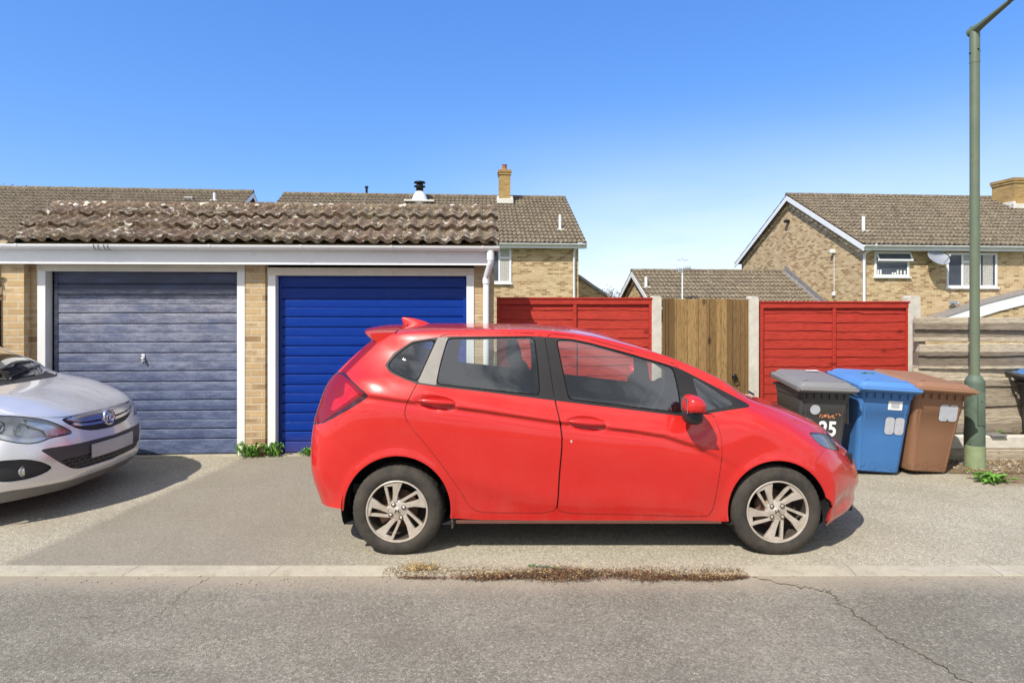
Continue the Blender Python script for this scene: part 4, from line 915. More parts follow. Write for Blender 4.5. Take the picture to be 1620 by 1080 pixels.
def build_silver():
    org = (-5.5, YS, 0)
    root = empty('parked_car', org, 0, 'silver hatchback with a chrome grille parked nose right before the faded garage door', 'car')
    FWX, RWX = -4.30, -6.81
    def disp(P, X):
        o = np.zeros(len(P))
        for cx_ in (FWX, RWX):
            d = np.hypot(X[:, 0]-cx_, X[:, 2]-.30)-.345; o += np.where(X[:, 1] > .7, .010*np.exp(-(d/.04)**2), 0)
        return o
    def dispz(): pass
    sh = Shell([cvt(r_, YS) for r_ in SIL], YS, 12, disp=disp)
    for cx_ in (FWX, RWX):
        A = sh.arr(); sh.split(np.maximum(np.hypot(A[:, 0]-cx_, A[:, 2]-.30)-.345, .5-A[:, 1]), 'cut')
    fr = lambda lim: (lambda A_: lim-A_[:, 0])
    gr = smooth_poly([(-.2, .752), (0, .752), (.20, .755), (.40, .762), (.445, .757), (.42, .715), (.34, .655), (.22, .615), (0, .603), (-.2, .603)], 1)
    sh.region('wz', gr, 'grille', ['body'], extra=fr(-3.72))
    sh.region('wz', smooth_poly([(-.2, .748), (0, .748), (.20, .750), (.41, .757), (.40, .742), (.33, .712), (.2, .697), (0, .693), (-.2, .693)], 1), 'chrome', ['grille'], extra=fr(-3.72))
    sh.region('wz', smooth_poly([(-.2, .675), (0, .675), (.2, .680), (.33, .697), (.395, .728), (.40, .716), (.34, .680), (.2, .660), (0, .654), (-.2, .654)], 1), 'chrome', ['grille'], extra=fr(-3.72))
    ik = smooth_poly([(-.2, .538), (0, .538), (.35, .545), (.61, .556), (.60, .535), (.52, .44), (.44, .365), (.36, .335), (0, .328), (-.2, .328)], 1)
    sh.region('wz', ik, 'intake', ['body'], extra=fr(-3.75)); sh.region('wz', [(-.2, .43), (.50, .445), (.44, .36), (.36, .335), (-.2, .32)], 'mesh', ['intake'], extra=fr(-3.75))
    hl = smooth_poly([(.375, .632), (.46, .715), (.53, .775), (.62, .815), (.72, .845), (.80, .87), (.842, .86), (.84, .78), (.79, .69), (.72, .63), (.66, .605), (.60, .603), (.54, .622), (.46, .625)], 1)
    sh.region('wz', hl, 'lampedge', ['body'], extra=fr(-4.12)); sh.region('wz', hl, 'head', ['lampedge'], grow=-.008, extra=fr(-4.12)); sh.region('wz', [(.40, .645), (.47, .70), (.54, .755), (.62, .80), (.60, .74), (.54, .69), (.53, .645), (.46, .64)], 'headin', ['head'], extra=fr(-4.12)); sh.region('wz', [(.54, .625), (.60, .615), (.66, .617), (.72, .64), (.79, .70), (.82, .77), (.79, .78), (.75, .71), (.70, .665), (.64, .645), (.56, .645)], 'headin', ['head'], extra=fr(-4.12))
    fg = smooth_poly([(.545, .400), (.60, .455), (.68, .50), (.78, .515), (.835, .50), (.84, .38), (.76, .345), (.66, .345), (.58, .368)], 1)
    sh.region('wz', fg, 'fog', ['body'], extra=fr(-4.0))
    A = sh.arr(); sh.split(np.maximum(A[:, 6]*-1+21.0, .0-A[:, 1]-1), 'chin', ['body'])
    ws = smooth_poly([(10.75, -1), (10.8, 1.0), (11.1, 1.80), (13.3, 1.80), (13.85, 1.6), (13.95, 0), (13.95, -1)], 1)
    sh.region('par', ws, 'rubber', ['body']); sh.region('par', ws, 'glass_w', ['rubber'], grow=-.06)
    sh.region('par', [(13.9, -1), (13.9, 1.75), (14.15, 1.95), (14.32, 1.2), (14.35, -1)], 'cowl', ['body', 'rubber'])
    sh.line('par', smooth_poly([(14.35, -.2), (14.32, 1.2), (14.2, 1.95), (14.6, 2.6), (15.5, 2.75), (16.3, 2.62), (16.75, 2.2), (17.05, 1.3), (17.02, -.2)], 2, False), 'gap', .03, ['body'])
    # side glass and doors measured along the side of the shell
    def sz(A_): return A_[:, [0, 2]]
    for nm, pl in (('window', [(-5.68, 1.09), (-5.60, 1.36), (-5.15, 1.28), (-4.86, 1.14), (-4.82, 1.01), (-5.2, 1.04)]), ('window', [(-6.48, 1.13), (-6.35, 1.375), (-5.80, 1.38), (-5.76, 1.09)])):
        A = sh.arr(); sh.split(np.maximum(sdf_poly(sz(A), pl), .6-A[:, 1]), 'rubber', ['body']); A = sh.arr(); sh.split(np.maximum(sdf_poly(sz(A), pl)+.012, .6-A[:, 1]), 'window', ['rubber'])
    for nm, pl in (('df', [(-5.72, .27), (-5.74, 1.05), (-5.66, 1.40), (-5.1, 1.32), (-4.78, 1.12), (-4.72, .95), (-4.74, .4), (-4.80, .27)]), ('dr', [(-6.46, .7), (-6.56, 1.05), (-6.42, 1.40), (-5.75, 1.41), (-5.76, 1.05), (-5.74, .27), (-6.2, .27), (-6.36, .5)])):
        A = sh.arr(); sh.split(np.maximum(sdf_poly(sz(A), smooth_poly(pl, 1))+.003, .6-A[:, 1]), nm, ['body']); A = sh.arr(); sh.split(np.maximum(sdf_poly(sz(A), smooth_poly(pl, 1)), .6-A[:, 1]), 'gap', ['body'])
    sh.region('par', [(2.0, 3), (2.1, 4.4), (3.0, 4.6), (4.1, 3.5), (4.1, 2.6), (3.0, 2.4)], 'tail', ['body'])
    sh.region('par', [(4.15, -1), (4.15, 2.2), (5.5, 2.1), (5.7, -1)], 'glass_b', ['body'])
    E = lambda *a, **k: sh.emit(*a, org=org, **k)
    E(['body'], 'body', 'car_silver', root, skirt=.014); E(['chin'], 'front_skirt', 'chin_grey', root, off=-.002)
    E(['gap'], 'shut_line', 'dark_void', root, off=-.010)
    dd = E(['df'], 'door', 'car_silver', root, skirt=.014, together=False)+E(['dr'], 'door', 'car_silver', root, skirt=.014, together=False)
    for k, d_ in enumerate(dd):
        sd = 1 if k % 2 == 0 else -1; x_ = (-5.60 if k < 2 else -6.30)-org[0]
        b = MB(); b.tube([(x_-.07, -sd*.862, .93), (x_, -sd*.885, .925), (x_+.07, -sd*.862, .92)], .013, 10); b.build('handle', 'car_silver', d_)
    E(['window'], 'window', 'dark_glass', root, off=-.004, together=False); E(['rubber'], 'window_seal', 'dark_rubber', root, off=-.002, skirt=.01)
    E(['glass_w'], 'windscreen', 'car_glass', root, off=-.003); E(['glass_b'], 'rear_window', 'dark_glass', root, off=-.003); E(['cowl'], 'cowl', 'black_plastic', root, off=-.006)
    g = E(['grille'], 'grille', 'black_plastic', root, off=-.018)[0]; E(['chrome'], 'grille_bar', 'chrome', g, off=.002, skirt=.02)
    it = E(['intake'], 'air_intake', 'chin_dark', root, off=-.006)[0]; E(['mesh'], 'intake_mesh', 'honeycomb', it, off=-.016)
    E(['lampedge'], 'lamp_surround', 'black_plastic', root, off=-.001, together=False)
    E(['head', 'headin'], 'headlight', 'lamp_glass', root, off=.001, together=False); E(['headin'], 'headlight_trim', 'chrome', root, off=-.03, skirt=.03, together=False); E(['head', 'headin'], 'headlight_bowl', 'bowl', root, off=-.075, skirt=-.072, together=False)
    fg_ = E(['fog'], 'fog_lamp_recess', 'black_plastic', root, off=-.025, together=False)[0]
    E(['tail'], 'tail_lamp', 'tail_red', root, off=.002, together=False)
    for sd in (1, -1):
        b = MB()
        for (x_, w_, z_, r_) in ((-3.770, .60, .705, .046), (-3.865, .70, .745, .046)):
            Mx = Matrix.Translation((x_-org[0]-.02, -sd*w_, z_)) @ Matrix.Rotation(R(-sd*18), 4, 'Z')
            b.lathe([(r_, .035), (r_*1.02, .05), (r_*.9, .02), (r_*.5, -.01), (0, -.015)], axis='x', seg=24, M=Mx)
        b.build('headlight_reflector', 'chrome', root)
        b = MB(); b.ell((-3.79-org[0], -sd*.60, .70), (.03, .032, .032), 10); b.build('headlight_lens', 'lens_clear', root)
        b = MB(); Mx = Matrix.Translation((-3.690-org[0], -sd*.655, .405)) @ Matrix.Rotation(R(-sd*20), 4, 'Z')
        b.lathe([(.0, .022), (.030, .020), (.040, .012), (.043, .020), (.047, .014), (.047, -.02)], axis='x', seg=28, M=Mx); b.build('fog_lamp', 'chrome', root)
        b = MB(); b.tube([(-3.86-org[0], -sd*.79, .445), (-3.79-org[0], -sd*.69, .452), (-3.74-org[0], -sd*.60, .44)], .007, 8); b.build('fog_trim', 'chin_grey', fg_)
    # badge: ring with a curled winged figure
    b = MB(); Mx = Matrix.Translation((-3.492-org[0], 0, .690)) @ Matrix.Rotation(R(-6), 4, 'Y')
    Mx = Mx @ Matrix.Scale(1.15, 4); b.lathe([(.046, .004), (.056, .014), (.062, .006), (.062, -.02)], axis='x', seg=40, M=Mx)
    bd = b.build('badge', 'chrome', root)
    b = MB()
    b.tube([Mx @ Vector((.007, y_, z_)) for (y_, z_) in ((-.035, -.028), (-.030, .005), (-.010, .030), (.012, .030), (.018, .012), (.004, .000), (-.006, -.018), (.006, -.036))], [.004, .007, .008, .007, .006, .009, .007, .003], 8)
    b.tube([Mx @ Vector((.007, y_, z_)) for (y_, z_) in ((.010, -.002), (.030, .008), (.040, -.010), (.026, -.030))], [.005, .006, .005, .002], 8)
    b.build('badge_figure', 'chrome', bd); b = MB(); b.lathe([(0, .001), (.049, .001)], axis='x', seg=40, M=Mx); b.build('badge_ground', 'chin_dark', bd)
    b = MB(); V = []
    for z_ in (.402, .512):
        for y_ in np.linspace(-.26, .26, 9): V.append((-3.427-.10*(y_/.3)**2*.30-org[0], y_+.005, z_))
    F = [(i, i+1, i+10, i+9) for i in range(8)]; b.add(V, F); b.add([(v[0]-.012, v[1], v[2]) for v in V], F)
    for a_, c_ in ((0, 8), (9, 17)): pass
    b.add([V[0], V[9], (V[9][0]-.012, V[9][1], V[9][2]), (V[0][0]-.012, V[0][1], V[0][2])], [(0, 1, 2, 3)]); b.add([V[8], V[17], (V[17][0]-.012, V[17][1], V[17][2]), (V[8][0]-.012, V[8][1], V[8][2])], [(0, 1, 2, 3)])
    b.add(V[9:]+[(v[0]-.012, v[1], v[2]) for v in V[9:]], [(i, i+1, i+10, i+9) for i in range(8)])
    b.build('number_plate', 'grey_plate', root)
    b = MB(); b.box(-6.6-org[0], -4.75-org[0], -.78, .78, .19, .42, .02); b.box(-4.5-org[0], -3.62-org[0], -.5, .5, .22, .5); b.box(-7.3-org[0], -6.4-org[0], -.5, .5, .24, .5); b.box(-3.70-org[0], -3.60-org[0], -.42, .42, .24, .74); b.build('underbody', 'dark_void', root)
    arch_liner(root, org, FWX, .30, .365, .5, .84, YS); arch_liner(root, org, RWX, .30, .365, .5, .84, YS)
    for x_ in (FWX, RWX):
        for sd in (1, -1): wheel(root, x_-org[0], -sd*.855, .295, sd, 10, style='seven', emblem=False)
    fz = lambda c: 4.6 < c[6] < 13.9 and c[2] > .35
    E(['body', 'df', 'dr', 'gap', 'rubber'], 'cabin_lining', 'cabin_grey', root, off=-.022, filt=fz)
    b = MB(); b.box(-7.1-org[0], -4.6-org[0], -.66, .66, .36, .44); b.build('cabin_floor', 'cabin_dark', root)
    b = MB(); b.prism([(-4.98, .60), (-4.98, .88), (-4.88, .95), (-4.72, .985), (-4.45, .965), (-4.45, .60)], -.68, .68); b.V = [(v[0]-org[0], v[1], v[2]) for v in b.V]; b.build('dashboard', 'cabin_dark', root)
    for y_ in (-.37, .37):
        Mx = Matrix.Translation((-5.83-org[0], y_, .60)) @ Matrix.Rotation(R(-17), 4, 'Y'); b = MB(); b.box(-.07, .07, -.24, .24, 0, .56, .05, M=Mx); b.box(-5.83-org[0], -5.4-org[0], y_-.24, y_+.24, .5, .66, .05); s_ = b.build('seat', 'cabin_dark', root)
        b = MB(); b.box(-.05, .05, -.13, .13, .60, .78, .04, M=Mx); b.build('headrest', 'cabin_grey', s_)
    # wipers
    b = MB(); b.tube([(-4.33-org[0], -.05, 1.03), (-4.42-org[0], .20, 1.055), (-4.50-org[0], .52, 1.075)], [.009, .006, .004], 8); b.tube([(-4.38-org[0], -.02, 1.055), (-4.52-org[0], .56, 1.085)], .004, 6)
    b.tube([(-4.36-org[0], -.60, 1.03), (-4.37-org[0], -.30, 1.05), (-4.41-org[0], .02, 1.075)], [.009, .006, .004], 8); b.build('wiper', 'black_plastic', root)
    for sd in (1, -1):
        b = MB(); b.ell((-5.10-org[0], -sd*.94, 1.03), (.07, .11, .07), 14, .75); cap = b.build('door_mirror', 'car_silver', root, angle=50)
        b = MB(); b.tube([(-5.10-org[0], -sd*.88, 1.00), (-5.08-org[0], -sd*.80, .96)], .03, 10); b.build('mirror_base', 'black_plastic', cap)
    return root
simple('chin_dark', (0.055, 0.052, 0.052), 0.45)
m = MN('honeycomb'); sp = m.N.new('ShaderNodeSeparateXYZ'); m.L.new(m.co(), sp.inputs[0])
rw_ = m.math('DIVIDE', sp.outputs[2], .030); ev = m.math('MULTIPLY', m.math('MODULO', m.math('FLOOR', rw_), 2), .5); fx_ = m.math('FRACT', m.math('ADD', m.math('DIVIDE', m.math('ADD', sp.outputs[1], 5), .055), ev)); fz_ = m.math('FRACT', rw_)
e1 = m.math('MINIMUM', fx_, m.math('SUBTRACT', 1.0, fx_)); e2 = m.math('MINIMUM', fz_, m.math('SUBTRACT', 1.0, fz_)); h_ = m.ramp(m.math('MINIMUM', m.math('MULTIPLY', e1, 1.8), e2), .14, .20)
m.base(m.mix(h_, (.05, .048, .048), (.004, .004, .004)), .5); m.bump(m.math('SUBTRACT', 1.0, h_), 1.0, .02); MATS['honeycomb'] = m.m
build_silver()
# ================================================================== ground
def sheet(name, x0, x1, y0, y1, z, mat, nx=1, ny=1):
    V = [(x0+(x1-x0)*i/nx, y0+(y1-y0)*j/ny, z) for j in range(ny+1) for i in range(nx+1)]
    F = [(j*(nx+1)+i, j*(nx+1)+i+1, (j+1)*(nx+1)+i+1, (j+1)*(nx+1)+i) for j in range(ny) for i in range(nx)]
    return tag(mk(name, V, F, mat), kind='structure')
sheet('ground', -600, 600, -600, 600, -0.03, 'earth')
sheet('road', -60, 60, -3.2, 3.70, -0.004, 'road_asphalt')
sheet('driveway', -16, 16, 3.80, 7.6, 0.0, 'driveway')
sheet('verge', 4.3, 16, 5.9, 6.9, 0.006, 'dirt')
b = MB(); b.box(-16, -0.72, 3.685, 3.825, -.10, .003, .003); b.box(1.42, 16, 3.685, 3.825, -.10, .003, .003); b.box(-.72, 1.42, 3.69, 3.825, -.10, -.001)
tag(b.build('kerb', 'kerb_concrete'), kind='structure')
# road crack that runs to the lower right, with moss in it
def crack(pts, wd, name, mat, label, cat, jit=.012):
    V = []; F = []; P = [];
    for (a_, b_) in zip(pts[:-1], pts[1:]):
        n = 14
        for k in range(n): P.append(Vector(a_).lerp(Vector(b_), k/n))
    P.append(Vector(pts[-1])); rnd = random.Random(3)
    for i, p in enumerate(P):
        t = (P[min(i+1, len(P)-1)]-P[max(0, i-1)]).normalized(); n_ = Vector((-t.y, t.x)); o_ = n_*rnd.gauss(0, jit)
        w_ = wd*rnd.uniform(.25, 1.3)
        V += [(p.x+o_.x-n_.x*w_, p.y+o_.y-n_.y*w_, -.001), (p.x+o_.x+n_.x*w_, p.y+o_.y+n_.y*w_, -.001)]
    F = [(2*i, 2*i+1, 2*i+3, 2*i+2) for i in range(len(P)-1)]
    return tag(mk(name, V, F, mat), kind='structure')
m = MN('crack_fill'); c = m.mix(m.ramp(m.noise(12, 5, .7), .42, .6), (.035, .03, .025), (.14, .105, .03)); m.base(c, 1.0); MATS['crack_fill'] = m.m
crack([G(1190, 912), G(1262, 926), G(1312, 934), G(1330, 955), G(1375, 985), G(1430, 1020), G(1490, 1052), G(1560, 1100)], .0045, 'road_crack', 'crack_fill', '', '')
crack([G(330, 912), G(285, 940), G(268, 960), G(228, 985), G(195, 996)], .0014, 'road_crack', 'crack_fill', '', '', .009)
# loose debris: dry moss and grass collected along the kerb
def debris(name, n, xf, yf, zf, mats, size, label, cat, flat=.5, seed=1):
    rnd = random.Random(seed); V = []; F = []; MI = []
    for _ in range(n):
        x, y = xf(rnd), None; y = yf(rnd, x); z = zf(rnd, x, y); L_ = rnd.uniform(*size); a_ = rnd.uniform(0, 6.28); up = rnd.uniform(0, flat)
        d = Vector((math.cos(a_)*math.cos(up), math.sin(a_)*math.cos(up), math.sin(up)))*L_; w_ = d.cross(Vector((rnd.uniform(-1, 1), rnd.uniform(-1, 1), 1))).normalized()*rnd.uniform(.0012, .0032)
        p = Vector((x, y, z)); k = len(V); V += [p-w_, p+w_, p+d*.6+w_*.7+Vector((0, 0, L_*.1)), p+d]; F.append((k, k+1, k+2, k+3)); MI.append(rnd.choice(range(len(mats))))
    o = mk(name, V, F, mats, mi=MI); return tag(o, label, cat, kind='stuff')
def env(x, a_, b_, c_, d_): return max(0, min(1, (x-a_)/(b_-a_), (d_-x)/(d_-c_)))
simple('straw', (.42, .33, .17), .9, var=.4, nscale=30); simple('rust_dry', (.15, .062, .028), .95, var=.5, nscale=20); simple('rust_dark', (.07, .042, .025), .95, var=.5, nscale=20)
def clump(x, k=0): return .5+.5*math.sin(x*9.1+k)*math.sin(x*3.7+1.3*k+.5)
def xs(r_):
    while True:
        x = -.70+2.15*r_.random()
        if r_.random() < (.10+.9*clump(x, 2))*(env(x, -.7, .1, 1.1, 1.45)+.05): return x
def ysf(r_, x):
    wd = .008+.024*env(x, -.5, .1, 1.0, 1.42)*(.5+clump(x, 5)); return 3.665+.02*math.sin(x*4.1)+r_.gauss(0, 1)*wd
debris('dry_moss', 9000, lambda r_: xs(r_) if r_.random() > .0 else 0, ysf, lambda r_, x, y: r_.random()*.014*env(x, -.6, 0, 1.0, 1.45)+.001, ['rust_dry', 'rust_dark', 'rust_dark', 'rust_dry'], (.006, .024), 'rust brown dry moss lying in the kerb gutter', 'moss', .7, 3)
debris('dry_straw', 1800, xs, lambda r_, x: ysf(r_, x)+.012, lambda r_, x, y: r_.random()*.012+.002, ['straw', 'dry_grass', 'dirt'], (.008, .035), 'straw coloured dry grass mixed into the brown kerb moss', 'dry grass', .6, 33)
debris('gravel_litter', 5200, lambda r_: r_.uniform(-.80, 1.45), lambda r_, x: 3.74+r_.gauss(0, .035), lambda r_, x, y: .001+.004*r_.random(), ['dirt', 'straw', 'dirt', 'rust_dark'], (.004, .014), 'tan grit and straw spread over the gap in the kerb', 'grit', .3, 4)
debris('straw_tuft', 260, lambda r_: r_.gauss(-.575, .05), lambda r_, x: 3.78+r_.gauss(0, .022), lambda r_, x, y: 0.004, ['straw', 'dry_grass'], (.02, .055), 'yellow dry grass tuft at the end of the kerb stone', 'grass', .9, 5)
debris('green_blades', 70, lambda r_: r_.uniform(.1, .32), lambda r_, x: 3.815-.28*(x-.1)+r_.gauss(0, .006), lambda r_, x, y: .008, ['leaf', 'post_base_dark'], (.02, .045), 'few green grass blades crossing the kerb debris', 'grass', .5, 6)
# loose stones
b = MB(); rnd = random.Random(9); V = []; F = []
def pebble(x, y, r_):
    k = len(V); q = [Vector((rnd.uniform(.6, 1)*sx*r_, rnd.uniform(.6, 1)*sy*r_, sz*r_*.5)) for sx in (-1, 1) for sy in (-1, 1) for sz in (0, 1)]
    V.extend([(x+p.x, y+p.y, p.z) for p in q]); F.extend([(k+a_, k+b_, k+c_, k+d_) for (a_, b_, c_, d_) in ((0, 1, 3, 2), (4, 6, 7, 5), (0, 4, 5, 1), (2, 3, 7, 6), (1, 5, 7, 3))])
for _ in range(1500): pebble(rnd.uniform(-4.5, 5.5), rnd.uniform(3.85, 6.6), rnd.uniform(.0015, .005))
for _ in range(380): pebble(rnd.uniform(-2.6, 2.8), rnd.uniform(2.5, 3.65), rnd.uniform(.001, .0035))
for _ in range(500): pebble(rnd.uniform(-4.5, 5.5), rnd.gauss(3.63, .05), rnd.uniform(.0015, .006))
tag(mk('loose_grit', V, F, 'kerb_concrete'), 'pale loose grit scattered over road and driveway', 'grit', kind='stuff')
debris('dead_litter', 3200, lambda r_: r_.uniform(4.45, 6.3), lambda r_, x: r_.uniform(5.85, 6.40), lambda r_, x, y: .008+.012*r_.random(), ['straw', 'dirt', 'rust_dark', 'dry_grass', 'mortar_white'], (.008, .04), 'dead leaves and straw on the soil at the lamp post foot', 'leaf litter', .5, 8)
# weeds
def weed(name, x, y, n, rad, hgt, label, group=None, mat='leaf', seed=1, wide=.016):
    rnd = random.Random(seed); V = []; F = []
    for i in range(n):
        a_ = rnd.uniform(0, 6.28); L_ = rad*rnd.uniform(.35, 1.0); bx, by = x+rnd.gauss(0, rad*.25), y+rnd.gauss(0, rad*.12)
        hh = hgt*rnd.uniform(.2, 1.0)*(1-.3*L_/rad); w_ = wide*rnd.uniform(.6, 1.4); d = Vector((math.cos(a_), math.sin(a_)*.7, 0)); s_ = Vector((-d.y, d.x, 0)); k = len(V); m_ = 5
        for j in range(m_+1):
            t = j/m_; c = Vector((bx, by, .002))+d*L_*t+Vector((0, 0, hh*math.sin(t*2.2))); ww = w_*math.sin(math.pi*min(.97, t*.85+.12))*(1.35 if j % 2 else .8)
            V += [c-s_*ww+Vector((0, 0, ww*.5)), c+Vector((0, 0, 0)), c+s_*ww+Vector((0, 0, ww*.5))]
        for j in range(m_): F += [(k+3*j, k+3*j+1, k+3*j+4, k+3*j+3), (k+3*j+1, k+3*j+2, k+3*j+5, k+3*j+4)]
    o = mk(name, V, F, mat); return tag(o, label, 'weed', group)
FG = Frame(588, 6.69, 3.0)
def gp(px, d=-.05):
    l = FG.fx(px, d); return (FG.X0+l*FG.c-d*FG.s, FG.Y0+l*FG.s+d*FG.c)
x, y = gp(398); weed('weed', x, y, 70, .17, .20, 'leafy green weed at the foot of the brick pier between the doors', 'weeds at the garage', seed=2)
x, y = gp(432); weed('weed', x, y, 46, .13, .19, 'smaller green weed beside the white door frame post', 'weeds at the garage', seed=3)
x, y = gp(486); weed('weed', x, y, 34, .12, .10, 'low flat green weed under the blue garage door', 'weeds at the garage', seed=4)
x, y = G(1568, 762); weed('weed', x, y, 44, .19, .09, 'green weed sprouting from the soil beside the lamp post', seed=5, wide=.02)

# ================================================================== roofs
def tile_sheet(W_, S_, per, gauge, amp, step, sub=8, jitter=.0, seed=1, shape='s', vsub=2):
    # flat sheet in (u, v, h): u across, v up the slope
    rnd = random.Random(seed); nu = max(2, int(round(W_/per*sub))); us = [W_*i/nu for i in range(nu+1)]
    V = []; F = []; rows = []; nt_ = int(math.ceil(S_/gauge-1e-6)); jit = {}
    def prof(u, c):
        ph = (u/per) % 1.0
        if shape == 's': h = .5+.5*math.sin(2*math.pi*ph); h = h**1.35
        else: h = (max(0, math.sin(math.pi*((ph*1.0) % 1.0))))**1.6
        return h*amp
    for c in range(nt_):
        v0 = c*gauge; v1 = min(S_, (c+1)*gauge)
        for j in range(vsub+1):
            v = v0+(v1-v0)*j/vsub; row = []
            for u in us:
                ti = (c, int(u/per)); q = jit.setdefault(ti, (rnd.gauss(0, jitter), rnd.gauss(0, jitter*1.5)))
                h = prof(u, c)+step*(1-(v-v0)/gauge)+q[0]*(1-(v-v0)/gauge)
                row.append((u, v+(q[1] if j == 0 else 0)-(.35*amp*0), h))
            rows.append(row)
        if c == 0: pass
    for r_ in rows: V += r_
    n = nu+1
    for r_ in range(len(rows)-1):
        for i in range(nu): F.append((r_*n+i, r_*n+i+1, (r_+1)*n+i+1, (r_+1)*n+i))
    # front lip of the lowest course
    k = len(V); V += [(u, v, h-.05) for (u, v, h) in rows[0]]
    for i in range(nu): F.append((k+i, k+i+1, i+1, i))
    return V, F
def place_slope(V, x0, y0, z0, pitch, back=False):
    c, s_ = math.cos(pitch), math.sin(pitch); out = []
    for (u, v, h) in V:
        yy = v*c-h*s_; z_ = v*s_+h*c
        out.append((x0+u, y0+(-yy if back else yy), z0+z_))
    return out
def ridge_tiles(mb, x0, x1, y, z, r_, L_=.45):
    n = max(1, int((x1-x0)/L_)); L_ = (x1-x0)/n
    for i in range(n):
        a0 = x0+i*L_; rr_ = r_*(1.0+.03*((i*7) % 3-1)); ring = []
        for xx, q in ((a0, 1.06), (a0+L_*.9, 1.0), (a0+L_, .97)):
            ring.append([(xx, y+math.cos(t)*rr_*q, z+math.sin(t)*rr_*q*.8) for t in np.linspace(-.25, math.pi+.25, 11)])
        mb.loft(ring, closed=False, smooth=True)

# ================================================================== the garage block
gz = lambda py, px, d=0.0: FG.fz(py, px, d); gx = FG.fx
ga = FG.root('garage_block', 'low brick garage block with two up-and-over doors and a lichened tile canopy', 'garage')
XL, XR = gx(52)-2.6, gx(782)
FLX, FRX = (gx(60), gx(388)), (gx(424), gx(750))     # frame outer edges of the left and right openings
zt = .5*(gz(417, 225)+gz(424, 590))+.0
zl = gz(417, 225); zr = gz(424, 590); ztop = max(zl, zr)
b = MB()
def wallbox(x0, x1, z0, z1, y0=0.0, y1=.22): b.box(x0, x1, y0, y1, z0, z1)
wallbox(XL, FLX[0], -.05, 2.35); wallbox(FLX[1], FRX[0], -.05, 2.35); wallbox(FRX[1], XR, -.05, 2.35)
wallbox(FLX[0], FLX[1], ztop+.01, 2.34); wallbox(FRX[0], FRX[1], ztop+.01, 2.34)
b.box(XL, XL+.2, .22, 5.2, -.05, 2.35); b.box(XR-.2, XR, .22, 5.2, -.05, 2.35); b.box(XL, XR, 5.2, 5.4, -.05, 2.35)
# projecting piers
b.box(gx(14), gx(49), -.10, -.002, -.05, 2.16); b.box(gx(390), gx(421), -.03, -.002, -.05, 2.20)
wl = b.build('wall', 'brick_garage', ga)
b = MB(); b.box(XL+.05, XR-.05, .9, 5.35, 2.36, 2.44); b.build('flat_roof', 'lead', ga)
# inside darkness behind the doors
def door(nm, fx_, topz, mat, lines_strong, lines_weak, handle=None, label=None, inset=.085, pxo=None, gaps=None):
    x0, x1 = fx_; W_ = x1-x0
    fw = .085
    bz = .012
    # frame: two posts and a head
    f = MB(); f.box(x0, x0+fw, -.012, .10, 0.0, topz, .004); f.box(x1-fw, x1, -.012, .10, 0.0, topz, .004); f.box(x0+fw+.001, x1-fw-.001, -.010, .10, topz-fw, topz, .004)
    fr_ = f.build('door_frame', 'white_paint', ga)
    f = MB(); f.box(x0-.002, x1+.002, -.016, -.0125, topz-fw+.004, topz+.002); f.build('lintel_board', 'cream_paint', fr_)
    dx0, dx1 = x0+fw+.004, x1-fw-.004; dz1 = topz-fw-.004
    if gaps: dx0 += gaps
    prof = [(bz, 0.0)]; zs = sorted([(z_, 's') for z_ in lines_strong]+[(z_, 'w') for z_ in lines_weak])
    for z_, k in zs:
        if z_ > dz1-.02 or z_ < bz+.02: continue
        d_ = .020 if k == 's' else .008
        # going up: face, rounded ledge turning in, groove, sharp return out
        hh = .008 if k == 's' else .005
        prof += [(z_-hh-.004, 0.0), (z_-hh-.002, .0008), (z_-hh, .0030), (z_-hh+.002, .0065 if k == 's' else .005), (z_-.001, d_), (z_+.007 if k == 's' else z_+.001, d_), (z_+.0085 if k == 's' else z_+.002, 0.0)]
    prof.append((dz1, 0.0))
    V = []; nx = 2
    for (z_, y_) in prof:
        V += [(dx0+.035, inset+y_, z_), (dx1-.035, inset+y_, z_)]
    F = [(2*i, 2*i+1, 2*i+3, 2*i+2) for i in range(len(prof)-1)]
    d = MB(); d.add(V, F)
    d.box(dx0, dx0+.036, inset-.006, inset+.03, bz, dz1, .003); d.box(dx1-.036, dx1, inset-.006, inset+.03, bz, dz1, .003)
    d.box(dx0+.037, dx1-.037, inset-.004, inset+.03, dz1-.022, dz1, .003)
    do = d.build('garage_door', mat, ga, angle=60)
    d = MB(); d.box(x0+fw, x1-fw, inset+.035, inset+.05, 0.0, topz); d.build('door_backing', 'dark_void', do)
    if handle:
        hx, hz = handle; h = MB(); h.box(hx-.020, hx+.020, inset-.012, inset-.001, hz-.045, hz+.045, .005); h.box(hx-.008, hx+.022, inset-.045, inset-.010, hz-.012, hz+.010, .006); h.box(hx+.010, hx+.024, inset-.042, inset-.028, hz-.040, hz+.006, .005)
        h.build('handle', 'galv', do)
    return do
Ls = [449, 466, 495, 512, 541, 558, 586.5, 603.5, 632.5, 649.5, 678.5, 694.5]; Lw = [481, 526, 572, 618, 664]
Rs = [455, 473.5, 501, 517.5, 546.5, 562.5, 591, 607.5, 636, 651.5, 680.5, 696]; Rw = [486, 531.5, 576, 620.5, 665.5]
dl = door('l', FLX, zl, 'door_faded', [gz(p, 225, .09) for p in Ls], [gz(p, 225, .09) for p in Lw], (gx(225, .06), gz(567, 225, .06)), gaps=.025)
dr_ = door('r', FRX, zr, 'door_blue', [gz(p, 590, .09) for p in Rs], [gz(p, 590, .09) for p in Rw])
b = MB(); b.box(FLX[0]-.0, FLX[1], -.06, .0, -.02, .010); b.box(FRX[0], FRX[1], -.06, .0, -.02, .012); b.build('threshold', 'kerb_concrete', ga)
